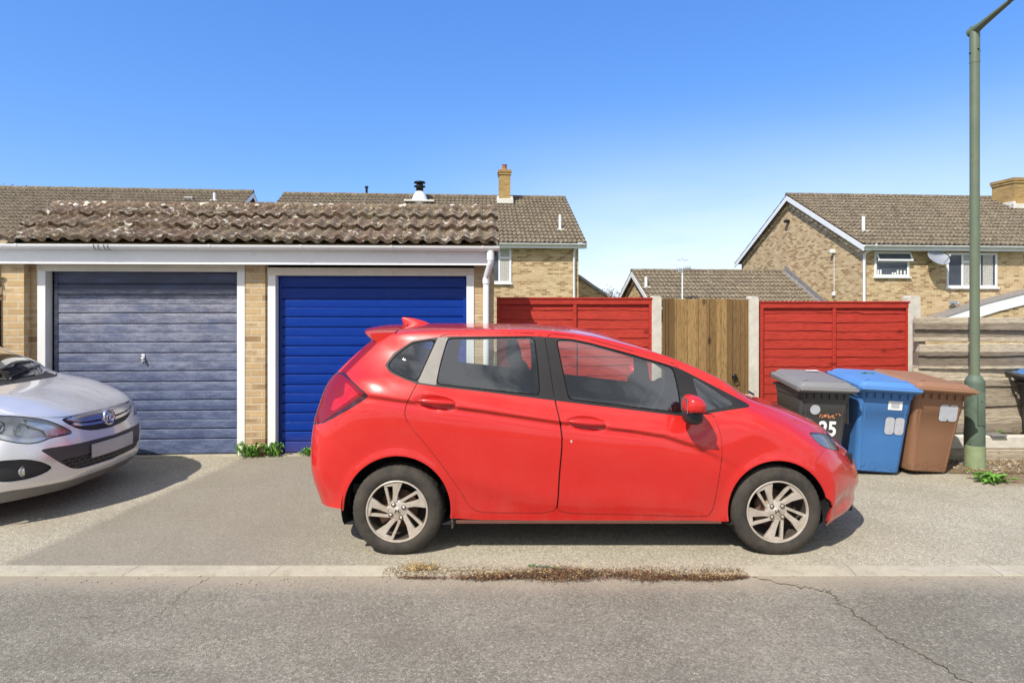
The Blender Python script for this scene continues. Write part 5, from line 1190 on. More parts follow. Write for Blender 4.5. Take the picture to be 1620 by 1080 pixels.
# fascia, soffit, gutter
yF = -.16
fz0, fz1 = gz(418, 400, yF), gz(396, 400, yF)
FXR = gx(771, yF)
b = MB(); b.box(XL-.1, FXR, yF, yF+.022, fz0, fz1+.03, .003); b.box(XL-.1, FXR, yF-.006, yF-.0005, fz0-.004, fz0+.012, .002); b.build('fascia', 'white_pvc', ga)
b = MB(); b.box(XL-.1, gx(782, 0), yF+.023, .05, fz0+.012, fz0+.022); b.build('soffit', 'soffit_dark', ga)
yG = yF-.06; gr_ = .052; gzc = gz(392.5, 400, yG)+.03
rings = []
for xx in (XL-.12, gx(790, yG)):
    out = [(xx, yG+math.cos(t)*gr_, gzc+math.sin(t)*gr_) for t in np.linspace(math.pi, 2*math.pi, 13)]; inn = [(xx, yG+math.cos(t)*(gr_-.006), gzc+math.sin(t)*(gr_-.006)) for t in np.linspace(2*math.pi, math.pi, 13)]
    rings.append(out+inn)
b = MB(); b.loft(rings); b.build('gutter', 'white_pvc', ga, angle=40)
b = MB()
for px in (332, 476, 618, 28, 762):
    b = MB()
    xx = gx(px, yG); b.loft([[(xx+q, yG+math.cos(t)*(gr_+.004), gzc+math.sin(t)*(gr_+.004)) for t in np.linspace(math.pi-.05, 2*math.pi+.05, 13)]+[(xx+q, yG+math.cos(t)*(gr_-.002), gzc+math.sin(t)*(gr_-.002)) for t in np.linspace(2*math.pi+.05, math.pi-.05, 13)] for q in (0, .026)]); b.build('gutter_bracket', 'white_pvc', ga, angle=40)
for px in (152, 159, 168, 174):
    b = MB()
    xx = gx(px, yG); b.loft([[(xx+q, yG+math.cos(t)*(gr_+.006), gzc+math.sin(t)*(gr_+.006)) for t in np.linspace(math.pi, 2*math.pi, 13)]+[(xx+q, yG+math.cos(t)*(gr_), gzc+math.sin(t)*(gr_)) for t in np.linspace(2*math.pi, math.pi, 13)] for q in (0, .007)]); b.build('gutter_clip', 'lead', ga)
dx_ = gx(776, yG); dx2 = gx(769, -.07)
b = MB(); b.tube([(dx_, yG, gzc-.02), (dx_, yG, gzc-.16), (dx_, yG+.005, gzc-.19), (dx2, -.062, gzc-.32), (dx2, -.055, gzc-.35), (dx2, -.055, .04)], .034, 16)
b.tube([(dx_, yG, gzc-.06), (dx_, yG, gzc-.15)], .040, 16); b.tube([(dx2, -.055, gzc-.33), (dx2, -.055, gzc-.40)], .040, 16); b.tube([(dx2, -.055, .7), (dx2, -.055, .75)], .039, 16); b.build('downpipe', 'white_pvc', ga, angle=50)
# tiled canopy: short steep slope at the front
PIT = R(31.5); yE = yG+.015; zE = gzc+.035; SL = .945
ex0 = gx(88, yE+.81); ex1 = gx(790, yE)
V, F = tile_sheet(ex1-ex0, SL, .15, .315, .038, .046, sub=10, jitter=.006, seed=5, shape='s', vsub=3)
mk('roof_tiles', place_slope(V, ex0, yE, zE, PIT), F, 'tile_garage', ga, angle=42)
b = MB(); yR = yE+SL*math.cos(PIT); zR = zE+SL*math.sin(PIT)
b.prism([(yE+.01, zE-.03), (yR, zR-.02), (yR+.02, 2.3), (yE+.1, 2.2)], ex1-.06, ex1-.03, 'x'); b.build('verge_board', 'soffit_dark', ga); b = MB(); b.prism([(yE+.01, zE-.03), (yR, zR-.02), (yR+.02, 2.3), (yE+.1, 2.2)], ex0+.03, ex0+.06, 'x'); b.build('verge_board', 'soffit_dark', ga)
b = MB(); b.box(ex0, ex1-.02, yR+.03, yR+.10, 2.35, zR+.0); b.build('parapet', 'brick_garage', ga)
b = MB(); ridge_tiles(b, ex0-.01, ex1, yR+.03, zR-.01, .10); b.build('ridge_tiles', 'tile_garage', ga, angle=60)
# dribbles of white lichen and mortar lumps along the ridge
b = MB(); rnd = random.Random(12)
for i in range(13):
    xx = rnd.uniform(gx(100, 1.0), gx(780, 1.0)); t = SL*(1-.10*rnd.random()**1.5-.02); s_ = rnd.uniform(.010, .026)
    b.ell((xx, yE+t*math.cos(PIT)-.03*math.sin(PIT), zE+t*math.sin(PIT)+.055), (s_*1.5, s_*.8, s_*.7), 5, 1.0)
b.build('mortar_lumps', 'mortar_white', ga)['kind'] = 'stuff'
# moss cushions on the tiles
b = MB()
for i in range(120):
    u = rnd.uniform(ex0+.05, ex1-.05); cidx = rnd.randrange(3); t = .315*(cidx+rnd.uniform(.02, .3)); s_ = rnd.uniform(.010, .024)
    b.ell((u, yE+t*math.cos(PIT)-.045*math.sin(PIT), zE+t*math.sin(PIT)+.045*math.cos(PIT)), (s_*1.3, s_, s_*.6), 4, 1.0)
simple('moss_cushion', (.24, .21, .15), 1.0, var=.5, nscale=60, bump=.6, bscale=200); b.build('moss', 'moss_cushion', ga)['kind'] = 'stuff'
# brown fence beyond the left pier
bf = empty('fence_panel', (FG.X0+gx(-40)*FG.c, FG.Y0+gx(-40)*FG.s-.12, 0), FG.a, 'dark brown timber fence panel at the far left edge beside the brick pier', 'fence')
b = MB(); wd = gx(11)-gx(-40)
for i in range(5): b.box(wd*i/5, wd*(i+1)/5-.006, 0, .02, .03, 1.86)
b.build('boards', 'brown_wood', bf); b = MB(); b.box(wd-.05, wd+.005, -.03, .03, .0, 1.93, .004); b.build('post', 'brown_wood', bf)
weed('ivy', bf.location.x+wd-.02, bf.location.y, 30, .10, .05, 'small ivy leaves on top of the brown fence panel', seed=9).location.z = 1.93

# ================================================================== boundary fences
FF = Frame(785, 7.05, 4.2)
def fence_panel(px0, px1, ztop_, label, seed, cx_=None, d=0.0):
    x0, x1 = FF.fx(px0, d), FF.fx(px1, d); Wd = x1-x0
    root = empty('fence_panel', (FF.X0+x0*FF.c-d*FF.s, FF.Y0+x0*FF.s+d*FF.c, 0), FF.a, label, 'fence', 'red painted fence panels')
    rnd = random.Random(seed); n = 13; z0 = .28; H_ = ztop_-z0-.02; V = []; F = []
    gph = H_/n; qa = [rnd.uniform(.2, 1.3) for _ in range(n)]; qb = [rnd.uniform(1.2, 3.2) for _ in range(n)]
    for i in range(n):
        zb = z0+gph*i; nn = 44; k = len(V); ph = rnd.uniform(0, 9)
        ed = lambda t, q: (.008*math.sin(t*qb[i]+q)+.004*math.sin(t*qb[i]*3.1+q*2)+.002*math.sin(t*27+q))*qa[i]+.018*qa[i]*math.exp(-((t-(.2+q*.17))/.06)**2)*(1 if i % 3 == 0 else -.3)
        for j in range(nn+1):
            t = Wd*j/nn; lo_ = zb-.012+ed(t, ph); hi_ = zb+gph+.02
            tilt = .002*math.sin(t*4+ph)
            V += [(t, .0+tilt, lo_), (t, .010+tilt, lo_-.0005), (t, .017, hi_), (t, .010, hi_)]
        for j in range(nn):
            q = k+4*j; F += [(q, q+4, q+7, q+3), (q, q+1, q+5, q+4), (q+1, q+2, q+6, q+5)]
    b = MB(); b.add(V, F); b.box(0, Wd, .019, .024, z0, ztop_-.03); b.build('boards', 'fence_red', root)
    b = MB(); b.box(0, Wd, -.024, .004, ztop_-.075, ztop_-.012, .003); b.box(-.003, Wd+.003, -.034, .03, ztop_-.011, ztop_+.008, .003); b.box(0, .038, -.022, .002, z0, ztop_-.076, .003); b.box(Wd-.038, Wd, -.022, .002, z0, ztop_-.076, .003)
    mxx = Wd*.515 if cx_ is None else cx_; b.box(mxx-.021, mxx+.021, -.020, .002, z0, ztop_-.076, .003); b.box(.039, Wd-.039, -.0235, .0, z0-.03, z0+.04, .003); b.build('frame', 'fence_red', root)
    b = MB(); b.box(0, Wd, -.02, .03, .0, z0-.035, .005); b.build('gravel_board', 'concrete_post', root)
    return root
zL = FF.fz(471.5, 900); zRr = FF.fz(477.5, 1320)
fence_panel(786, 1031, zL, 'red wooden fence panel between the garage and the first concrete post', 21, FF.fx(909)-FF.fx(786))
fence_panel(1202, 1437, zRr, 'red wooden fence panel behind the wheelie bins', 22, FF.fx(1319)-FF.fx(1202))
def cpost(px0, px1, pyt, label, d=-.03):
    x0, x1 = FF.fx(px0, d), FF.fx(px1, d); z1 = FF.fz(pyt, .5*(px0+px1), d); w_ = x1-x0
    o = MB(); o.prism([(0, -.02), (w_, -.02), (w_, z1-.02), (w_*.8, z1), (w_*.2, z1), (0, z1-.02)], 0, .11); ob = o.build('concrete_post', 'concrete_post')
    bm = bmesh.new(); bm.from_mesh(ob.data); bmesh.ops.bevel(bm, geom=bm.edges[:], offset=.006, segments=2, affect='EDGES'); bm.to_mesh(ob.data); bm.free()
    ob.location = (FF.X0+x0*FF.c-d*FF.s, FF.Y0+x0*FF.s+d*FF.c, 0); ob.rotation_euler = (0, 0, FF.a)
    tag(ob, label, 'fence post', 'concrete fence posts')
cpost(1031.5, 1047, 468, 'concrete post between the left red panel and the gate'); cpost(1186, 1201, 468.5, 'concrete post between the gate and the right red panel'); cpost(1437.5, 1457, 467.5, 'stained concrete post between red panel and grey board fence')
# gate
gx0, gx1 = FF.fx(1048, 0), FF.fx(1185, 0); gt = empty('gate', (FF.X0+gx0*FF.c, FF.Y0+gx0*FF.s, 0), FF.a, 'brown vertical board garden gate with a black ring handle', 'gate')
b = MB(); edges = [1048, 1053, 1058, 1070, 1087.5, 1105, 1123, 1141, 1159, 1171.5, 1179, 1185]; rnd = random.Random(4)
for i in range(len(edges)-1):
    a_, c_ = FF.fx(edges[i])-gx0, FF.fx(edges[i+1])-gx0; zt_ = FF.fz(472+rnd.uniform(-.4, .9)+(i*.12), edges[i]); off = rnd.uniform(-.003, .004); b.box(a_+.002, c_-.003, off, off+.02, .06, zt_, .003)
b.build('boards', 'gate_wood', gt)
b = MB(); b.box(.01, gx1-gx0-.01, .024, .06, .3, .4); b.box(.01, gx1-gx0-.01, .024, .06, 1.45, 1.55); b.box(.01, gx1-gx0-.01, .0205, .0235, .06, 1.6); b.build('rails', 'gate_wood', gt)
hx, hz = FF.fx(1163, -.03)-gx0, FF.fz(598, 1163, -.03); b = MB(); b.ell((hx, -.012, hz+.02), (.032, .02, .032), 10)
b.tube([(hx+.010+.030*math.sin(t), -.028, hz-.022+.030*math.cos(t)) for t in np.linspace(0, 2*math.pi, 25)], .006, 8, caps=False); b.build('ring_handle', 'iron', gt)
# weathered hit-and-miss boards on the right
FW_ = Frame(1455, 6.55, 1.5)
wf = FW_.root('board_fence', 'weathered grey horizontal board fence with gaps behind the lamp post', 'fence')
rows_ = [(502, 522), (522.5, 541), (544.5, 563), (561.5, 583.5), (583, 599), (598.5, 612), (611, 625), (624, 643), (642, 660), (660, 686)]
b = MB(); rnd = random.Random(31); Wd = 2.6
for i, (a_, c_) in enumerate(rows_):
    z1, z0 = FW_.fz(a_, 1500), FW_.fz(c_, 1500); off = (0, .035, .0, .02, .05, .0, .03, .0, .02, .0)[i]; x0 = rnd.uniform(-.045, .02); nn = 50; V = []; q = rnd.uniform(0, 9)
    for j in range(nn+1):
        t = x0+(Wd-x0)*j/nn; e1 = .004*math.sin(t*3.1+q)+.002*math.sin(t*9+q)+rnd.gauss(0, .0012); e2 = .004*math.sin(t*2.3+q*2)+.002*math.sin(t*11+q)+rnd.gauss(0, .0012); yb = off+.006*math.sin(t*2+q)
        V += [(t, yb+.002, z0+e1), (t, yb-.002, z0+e1+.005), (t, yb-.002, z1+e2-.005), (t, yb+.002, z1+e2), (t, yb+.022, z1+e2), (t, yb+.022, z0+e1)]
    F = [(6*j+k, 6*j+(k+1) % 6, 6*j+6+(k+1) % 6, 6*j+6+k) for j in range(nn) for k in range(6)]+[(5, 4, 3, 2, 1, 0)]
    b.add(V, F)
b.build('boards', 'plank_grey', wf)
b = MB()
for xx in (.03, 1.30, 2.5): b = MB(); b.box(xx, xx+.09, .075, .16, 0, 1.50, .005); b.build('post', 'plank_grey', wf)
FK = Frame(1470, 6.38, 0); b = MB(); b.box(0, 3.0, 0, .12, .0, FK.fz(711, 1600), .012); sl_ = b.build('sleeper', 'plank_grey'); sl_.location = (FK.X0, FK.Y0, 0); tag(sl_, 'low timber sleeper on the ground below the board fence', 'sleeper')
b = MB(); b.box(0, 2.6, 0, .10, FK.fz(711, 1600)+.002, FK.fz(690, 1600), .015); kb = b.build('edging_slab', 'concrete_post'); kb.location = (FK.X0+.05, FK.Y0+.015, 0); tag(kb, 'pale concrete edging slab lying on the timber sleeper', 'slab')
b = MB(); b.box(0, .16, -.02, .10, 0, .018, .004); tl_ = b.build('slate', 'lead'); x_, _, z_ = W(1570, 691, 6.40); tl_.location = (x_-.03, 6.38, FK.fz(690, 1600)+.002); tag(tl_, 'small grey slate lying on the concrete edging slab', 'slate')
debris('grass_strip', 3500, lambda r_: r_.uniform(4.3, 6.6), lambda r_, x: r_.uniform(6.60, 6.9), lambda r_, x, y: .23, ['leaf', 'leaf', 'dry_grass'], (.05, .13), 'green grass growing behind the board fence gap', 'grass', 1.4, 12)
sheet('lawn', 1.5, 16, 6.75, 14, .14, 'earth').location.z = 0

# ================================================================== lamp post
LX, LYY = (1542-PX0)*6.1/FPX, 6.1
lp = empty('street_lamp', (LX, LYY, 0), 0, 'tall green street lamp post standing beside the brown wheelie bin', 'street lamp')
zS = CZ-(598-HY)*LYY/FPX; zB = CZ-(704-HY)*LYY/FPX; zT = CZ+(HY-44)*LYY/FPX
b = MB(); b.lathe([(.043, zS+.02), (.043, zT-.35), (.0445, zT-.35), (.0445, zT-.03), (.04, zT+.01), (.0, zT+.03)], seg=24); b.lathe([(.0448, zT-.36), (.046, zT-.35), (.0448, zT-.34)], seg=24); b.build('shaft', 'post_green', lp, angle=40)
b = MB(); b.lathe([(.088, zB), (.086, zS-.05), (.083, zS-.02), (.060, zS+.02), (.044, zS+.035)], seg=28); b.box(-.035, .035, -.094, -.080, .45, .78, .004); b.tube([(.0, -.1, .70), (0, -.085, .70)], .01, 8); b.build('base', 'post_base_dark', lp, angle=40)
b = MB(); b.lathe([(.092, -.02), (.0905, zB)], seg=28); b.lathe([(.0905, zB), (.088, zB+.002)], seg=28); b.build('base_foot', 'post_base_light', lp, angle=40)
b = MB(); b.tube([(0, .05, zT-.035), (0, -.10, zT-.01), (0, -.42, zT+.05)], [.052, .034, .022], 14); b.tube([(0, -.10, zT-.01), (0, -.60, zT+.085)], .021, 12); b.build('arm', 'post_green', lp, angle=50)
b = MB(); b.ell((0, -.72, zT+.13), (.11, .26, .07), 16, .8); la = b.build('lantern', 'galv', lp, angle=50)
b = MB(); b.ell((0, -.74, zT+.095), (.09, .20, .07), 12, .8); b.build('lantern_bowl', 'lens_clear', la)
b = MB()
for (sx, z_) in ((-1, zT-.26), (1, zT-.235), (0, zT-.235)): b = MB(); b.tube([(sx*.040, 0 if sx else -.040, z_), (sx*.056, 0 if sx else -.056, z_)], .007, 8); b.build('grub_screw', 'iron', lp)

# ================================================================== wheelie bins
def wheelie(x, y, rz, body, lid, label, wt=.54, wb=.46, dt=.62, db=.50, H_=.84, lean=0.0, lidw=.60, lean_x=0.0):
    r_ = empty('wheelie_bin', (x, y, 0), rz, label, 'wheelie bin', 'wheelie bins by the red fence'); r_.rotation_euler = (lean_x, lean, rz)
    b = MB(); rings = []
    for (t, g_) in ((0, -.012), (.015, 0), (.45, 0), (.72, 0), (.725, .003), (.90, .003), (.905, .010), (1.0, .014)):
        w_ = wb+(wt-wb)*t; d_ = db+(dt-db)*t
        rings.append([(px_, py_+(dt-d_)*.0, .03+(H_-.03)*t) for px_, py_ in rrect(-w_/2-g_, w_/2+g_, -g_, d_+g_, .055, 5)])
    # front wall stands almost upright: lean it forward a little with height
    rings = [[(p[0], p[1]-.10*(p[2]/H_), p[2]) for p in q] for q in rings]
    b.loft(rings, caps=(True, False)); bo = b.build('body', body, r_, angle=40)
    # moulded rails on the front and side, rim teeth below the lid
    b = MB()
    fy = lambda z_: -.10*z_/H_
    for sx in (-1, 1):
        b.loft([[(sx*(wb/2+(wt-wb)/2*z_/H_-.052)+q, fy(z_)-.004+e_, z_) for (q, e_) in ((-.007, .006), (-.004, 0), (.004, 0), (.007, .006))] for z_ in (.05, .3, .55, H_-.06)], smooth=False)
    for k in range(6):
        xx = -wt/2+.06+(wt-.12)*k/5; b.box(xx-.003, xx+.003, fy(H_)-.022, fy(H_)-.004, H_-.075, H_-.005)
    b.box(-wt/2-.018, wt/2+.018, fy(H_)-.02, dt-.07, H_-.028, H_-.002, .004)
    b.build('rim', body, bo)
    # lid: sloping slab, raised crown, rolled front lip
    lw = lidw/2; y0, y1 = -.165, dt-.05; zf, zb_ = H_+.002, H_+.058
    zz_ = lambda yy: zf+(zb_-zf)*max(0, (yy-y0))/(y1-y0)
    b = MB(); base_ = rrect(-lw, lw, y0, y1, .05, 5)
    lays = [(0, -.010), (0.002, -.006), (.002, .034), (-.008, .044), (-.028, .046), (-.034, .054), (-.048, .070), (-.058, .074)]
    rings = []
    for (g_, h_) in lays:
        rings.append([(px_*(1+g_/lw), (py_-(y0+y1)/2)*(1+g_/((y1-y0)/2))+(y0+y1)/2, zz_(py_)+h_+(0.020*(1-(px_/lw)**2) if h_ > .05 else 0)) for px_, py_ in base_])
    b.loft(rings, caps=(True, False))
    n_ = len(base_); c = (0, (y0+y1)/2, zz_((y0+y1)/2)+.096); k = len(b.V); b.V += list(rings[-1])+[c]
    for i in range(n_): b.F.append((k+i, k+(i+1) % n_, k+n_)); b.S.append(True); b.I.append(0)
    lo_ = b.build('lid', lid, r_, angle=35)
    b = MB()
    b.box(-lw+.01, lw-.01, y0-.028, y0+.012, zf+.004, zf+.028, .008)
    for k in range(26): xx = -lw+.03+(lidw-.06)*k/25; b.box(xx-.004, xx+.004, y0-.020, y0-.001, zf+.028, zf+.036)
    for sx in (-1, 1): b.tube([(sx*lw*.62-.025, y0+.10, zz_(y0+.1)+.068), (sx*lw*.62-.025, y0+.10, zz_(y0+.1)+.086), (sx*lw*.62+.025, y0+.10, zz_(y0+.1)+.086), (sx*lw*.62+.025, y0+.10, zz_(y0+.1)+.068)], .005, 8)
    b.build('lid_lip', lid, lo_)
    b = MB(); b.tube([(-lw+.03, y1-.02, zb_+.035), (-lw+.03, y1+.05, zb_+.02), (lw-.03, y1+.05, zb_+.02), (lw-.03, y1-.02, zb_+.035)], .016, 10)
    for xx in (-.15, 0, .15): b.box(xx-.02, xx+.02, y1-.03, y1+.05, zb_-.01, zb_+.04, .006)
    b.build('handle', body, r_)
    for sx in (-1, 1):
        b = MB(); b.lathe([(.06, -.022), (.092, -.022), (.10, -.016), (.10, .016), (.092, .022), (.06, .022)], origin=(sx*(wb/2+.01), db-.02, .10), axis='x', seg=32); wh = b.build('wheel', 'dark_rubber', r_, angle=40)
        b = MB(); b.lathe([(0, -.02), (.02, -.026), (.03, -.014), (.055, -.010), (.066, -.024), (.066, .024), (.055, .010), (.03, .014), (.02, .026), (0, .02)], origin=(sx*(wb/2+.01), db-.02, .10), axis='x', seg=28); b.build('hub', 'galv', wh, angle=40)
    b = MB(); b.tube([(-wb/2, db-.02, .10), (wb/2, db-.02, .10)], .012, 8); b.build('axle', 'iron', r_)
    return r_, fy
import os
def letter_obj(txt, size, parent, loc, mat, name, rot=(R(90), 0, 0), depth=.0015, sx=1.0, bold=.0):
    cu = bpy.data.curves.new(name, 'FONT'); cu.body = txt; cu.size = size; cu.extrude = depth; cu.align_x = 'CENTER'; cu.offset = bold
    o = bpy.data.objects.new(name, cu); C.objects.link(o); dg = bpy.context.evaluated_depsgraph_get(); me = bpy.data.meshes.new_from_object(o.evaluated_get(dg)); bpy.data.objects.remove(o)
    me.materials.clear(); me.materials.append(MATS[mat]); o = bpy.data.objects.new(name, me); C.objects.link(o); o.parent = parent; o.location = loc; o.rotation_euler = rot; o.scale = (sx, 1, 1); return o
def bin_at(px, py): return G(px, py)
# black bin (left), blue bin (middle), brown bin (right)
YB = 5.86
x, _ = ((1306-PX0)*YB/FPX, 0); k1, fy = wheelie(x*.979-.02, 5.83, R(-3), 'bin_black', 'bin_black_lid', 'black wheelie bin with a large white number, leftmost of the bins', wt=.47, wb=.40, H_=.84, lidw=.56, lean=R(1.5))
k2, fy = wheelie((1399-PX0)*YB/FPX*.979, 5.85, R(-4), 'bin_blue', 'bin_blue_lid', 'blue wheelie bin standing between the black and brown bins', wt=.50, wb=.42, H_=.84, lidw=.575, lean=R(3))
k3, fy = wheelie((1484-PX0)*YB/FPX*.98-.01, 5.86, R(7), 'bin_brown', 'bin_brown_lid', 'brown wheelie bin leaning to the right beside the lamp post', wt=.54, wb=.42, H_=.83, lidw=.63, lean=R(4.5))
k4, fy = wheelie((1700-PX0)*6.2/FPX+.17, 6.20, R(75), 'bin_black', 'bin_blue_lid', 'black wheelie bin with a blue lid cut off by the right picture edge', wt=.48, wb=.42, dt=.62, db=.50, H_=.83, lidw=.58)
tilt = math.atan2(.10, .84)
def on_front(par, x_, z_, ob): ob.location = (x_, -.10*z_/.84-.003, z_)
def patch(par, x_, z_, w_, h_, mat, name, th=.0012, rz=0.0, rnd_=.004):
    b = MB(); b.prism(rrect(-w_/2, w_/2, -h_/2, h_/2, rnd_, 4), -.004-th, -.0035); o = b.build(name, mat, par); o.location = (x_, -.10*z_/.84-.002, z_); o.rotation_euler = (tilt, rz, 0); return o
def digits(par, txt, x_, z_, size, mat, sx=.8, bold=.004):
    o = letter_obj(txt, size, par, (x_, -.10*z_/.84-.0065, z_), mat, 'house_number', rot=(R(90)+tilt, 0, 0), depth=.001, sx=sx, bold=bold); return o
digits(k1, '25', .045, .405, .20, 'white_mark', .85, .006)
patch(k1, -.085, .655, .095, .095, 'pale_smear', 'round_patch', rnd_=.047)
rnd = random.Random(77); b = MB(); px_ = -.085
while px_ < .105:
    hh = rnd.uniform(.010, .034)*(1.2 if px_ < .06 else .6); wq = rnd.uniform(.006, .014); zq = rnd.gauss(0, .006)+(px_ > .06)*.02
    b.prism([(px_, zq-hh/2), (px_+wq*.8, zq-hh*.35), (px_+wq, zq+hh*.4), (px_+wq*.3, zq+hh/2)], -.006, -.0035); px_ += wq+rnd.uniform(-.003, .006)
o = b.build('worn_print', 'orange_mark', k1); o['kind'] = 'stuff'; o.location = (.045, -.10*.595/.84-.002, .595); o.rotation_euler = (tilt, 0, 0)
patch(k2, .085, .70, .13, .085, 'label_paper', 'sticker'); o = patch(k2, .085, .702, .075, .055, 'pale_smear', 'sticker_print', th=.0025)
patch(k2, .055, .50, .085, .17, 'pale_smear', 'number_patch', rnd_=.03); patch(k2, .145, .50, .085, .17, 'pale_smear', 'number_patch', rnd_=.03)
patch(k3, .045, .625, .095, .165, 'pale_smear', 'number_patch', rnd_=.03); patch(k3, .140, .625, .095, .165, 'pale_smear', 'number_patch', rnd_=.03)
b = MB(); b.box(-.0015, 0, .0, .17, .0, .27); o = b.build('side_notice', 'label_paper', k2); o.location = (-.244, .10, .46); o.rotation_euler = (0, R(-2.5), 0)
b = MB(); b.box(-.0025, -.002, .012, .158, .16, .25); o = b.build('notice_print', 'label_print', k2); o.location = (-.244, .10, .46); o.rotation_euler = (0, R(-2.5), 0)
# leaves and a paper scrap on the lids
b = MB(); b.add([(0, 0, 0), (.17, .02, .004), (.14, .12, .012), (.02, .10, .006)], [(0, 1, 2, 3)]); o = b.build('paper_scrap', 'white_mark'); o.location = (k2.location.x-.10, 6.13, .955); tag(o, 'crumpled pale paper scrap lying on the blue bin lid', 'paper')
b = MB(); b.add([(0, 0, 0), (.14, .02, .0), (.13, .07, .004), (.01, .05, .002)], [(0, 1, 2, 3)]); o = b.build('lid_label', 'white_mark', k1); o.location = (.0, .33, .985)
o = weed('leaf_litter', k2.location.x+.05, 6.10, 12, .09, .02, 'yellow green leaves lying on the blue bin lid', seed=14, wide=.012); o.location.z = .955; o['category'] = 'leaves'
# ================================================================== houses behind
def house(fr, name, label, x0, x1, depth, ze, rise, cat='house', ov_e=.30, ov_g=.22, per=.165, gauge=.34, seed=1, gutter=True, back=True, wallmat='brick_house', z0=-.05, fasc=.19, vL=True, vR=True, group=None):
    r_ = fr.root(name, label, cat, group)
    yr = depth/2; pitch = math.atan2(rise, yr+ov_e); zw = ze+math.tan(pitch)*ov_e-.06
    b = MB(); ins = .0
    poly = [(0, z0), (depth, z0), (depth, zw), (yr, zw+math.tan(pitch)*yr), (0, zw)]
    b.prism(poly, x0, x1, 'x'); wl = b.build('wall', wallmat, r_)
    S_ = (yr+ov_e)/math.cos(pitch)
    V, F = tile_sheet(x1-x0+(ov_g if vL else 0)+(ov_g if vR else 0), S_, per, gauge, .045, .040, sub=6, jitter=.0025, seed=seed, shape='s', vsub=1)
    X0 = x0-(ov_g if vL else 0); X1 = x1+(ov_g if vR else 0)
    rf = mk('roof', place_slope(V, X0, -ov_e, ze, pitch), F, 'tile_house', r_, angle=40)
    if back:
        V2, F2 = tile_sheet(X1-X0, S_, per*2, gauge*2, .02, .02, sub=4, seed=seed+1, vsub=1)
        mk('roof', place_slope(V2, X0, depth+ov_e, ze, pitch, back=True), F2, 'tile_house', r_, smooth=True)
    b = MB(); ridge_tiles(b, X0, X1, yr, ze+rise+.0, .12); b.build('ridge_tiles', 'tile_house', r_, angle=60)
    # bargeboards
    b = MB(); th = .025; hb = .20
    for xx, on in ((X0, vL), (X1-th, vR)):
        if not on: continue
        b.prism([(-ov_e, ze-.03), (yr, ze+rise-.03), (yr, ze+rise-.03-hb), (-ov_e, ze-.03-hb+.02)], xx, xx+th, 'x'); b.build('bargeboard', 'white_pvc', r_); b = MB(); b.prism([(depth+ov_e, ze-.03), (yr+.002, ze+rise-.03), (yr+.002, ze+rise-.03-hb), (depth+ov_e, ze-.03-hb+.02)], xx, xx+th, 'x'); b.build('bargeboard', 'white_pvc', r_); b = MB()
    b = MB(); b.box(X0+.03, X1-.03, -ov_e+.01, -ov_e+.03, ze-fasc, ze-.015); b.build('fascia', 'white_pvc', r_)
    b = MB(); b.box(X0+.03, X1-.03, -ov_e+.031, -.001, ze-fasc+.012, ze-fasc+.022); b.build('soffit', 'white_pvc', r_)
    if gutter:
        b = MB(); gy = -ov_e-.05; rg = []
        for xx in (X0, X1): rg.append([(xx, gy+math.cos(t)*.055, ze-.035+math.sin(t)*.055) for t in np.linspace(math.pi, 2*math.pi, 9)]+[(xx, gy+.045*math.cos(t), ze-.035+math.sin(t)*.045) for t in np.linspace(2*math.pi, math.pi, 9)])
        b.loft(rg); b.build('gutter', 'white_pvc', r_, angle=40)
    return r_, pitch, ov_e, zw
def vent(r_, fr, px, py0, py1, ze, pitch, ov, wpx, slab=True):
    # find depth where the roof surface projects to py1
    best = None
    for d in np.linspace(-ov, 5, 200):
        x_ = fr.fx(px, d); zr_ = ze+(d+ov)*math.tan(pitch); zp = fr.fz(py1, px, d)
        if best is None or abs(zr_-zp) < best[0]: best = (abs(zr_-zp), d, x_, zr_)
    _, d, x_, zr_ = best; top = fr.fz(py0, px, d); r0 = wpx/2*(fr.Y0+d)/FPX
    b = MB(); b.tube([(x_, d, zr_-.05), (x_, d, top)], r0, 12); b.build('vent_pipe', 'white_pvc', r_)
    b = MB(); b.box(x_-.13, x_+.15, d-.13, d+.02, zr_-.04, zr_+.022, .01, M=None); b.build('flashing', 'mortar_white', r_)
def window(r_, fr, px0, py0, px1, py1, bars=(), trans=None, curtain=(), name='window', sill=True, y=-.03):
    x0, x1 = fr.fx(px0), fr.fx(px1); z1, z0 = fr.fz(py0, (px0+px1)/2), fr.fz(py1, (px0+px1)/2); t = .075
    b = MB(); b.box(x0, x0+t, y, .03, z0, z1, .008); b.box(x1-t, x1, y, .03, z0, z1, .008); b.box(x0+t, x1-t, y+.002, .03, z1-t, z1, .008); b.box(x0+t, x1-t, y+.002, .03, z0, z0+t, .008)
    for q in bars: xx = fr.fx(q); b.box(xx-.035, xx+.035, y+.003, .03, z0+t, z1-t, .008)
    if trans:
        for (qa, qb, pz) in trans: zz_ = fr.fz(pz, (px0+px1)/2); b.box(fr.fx(qa), fr.fx(qb), y-.004, .03, zz_-.04, zz_+.04, .008)
    if sill: b.box(x0-.04, x1+.04, y-.05, .03, z0-.045, z0-.001, .006)
    w_ = b.build(name, 'white_pvc', r_)
    b = MB(); b.box(x0+t*.5, x1-t*.5, -.004, -.0015, z0+t*.5, z1-t*.5); b.build('pane', 'window_glass', w_)
    if curtain:
        b = MB()
        for (qa, qb) in curtain:
            xa, xb = fr.fx(qa), fr.fx(qb); n = 14; V = []
            for j in range(n+1):
                xx = xa+(xb-xa)*j/n; yy = -.011-.004*math.cos(j*2.2)
                V += [(xx, yy, z0+t), (xx, yy, z1-t)]
            b.add(V, [(2*j, 2*j+1, 2*j+3, 2*j+2) for j in range(n)])
        b.build('curtain', 'curtain', w_)
    return w_
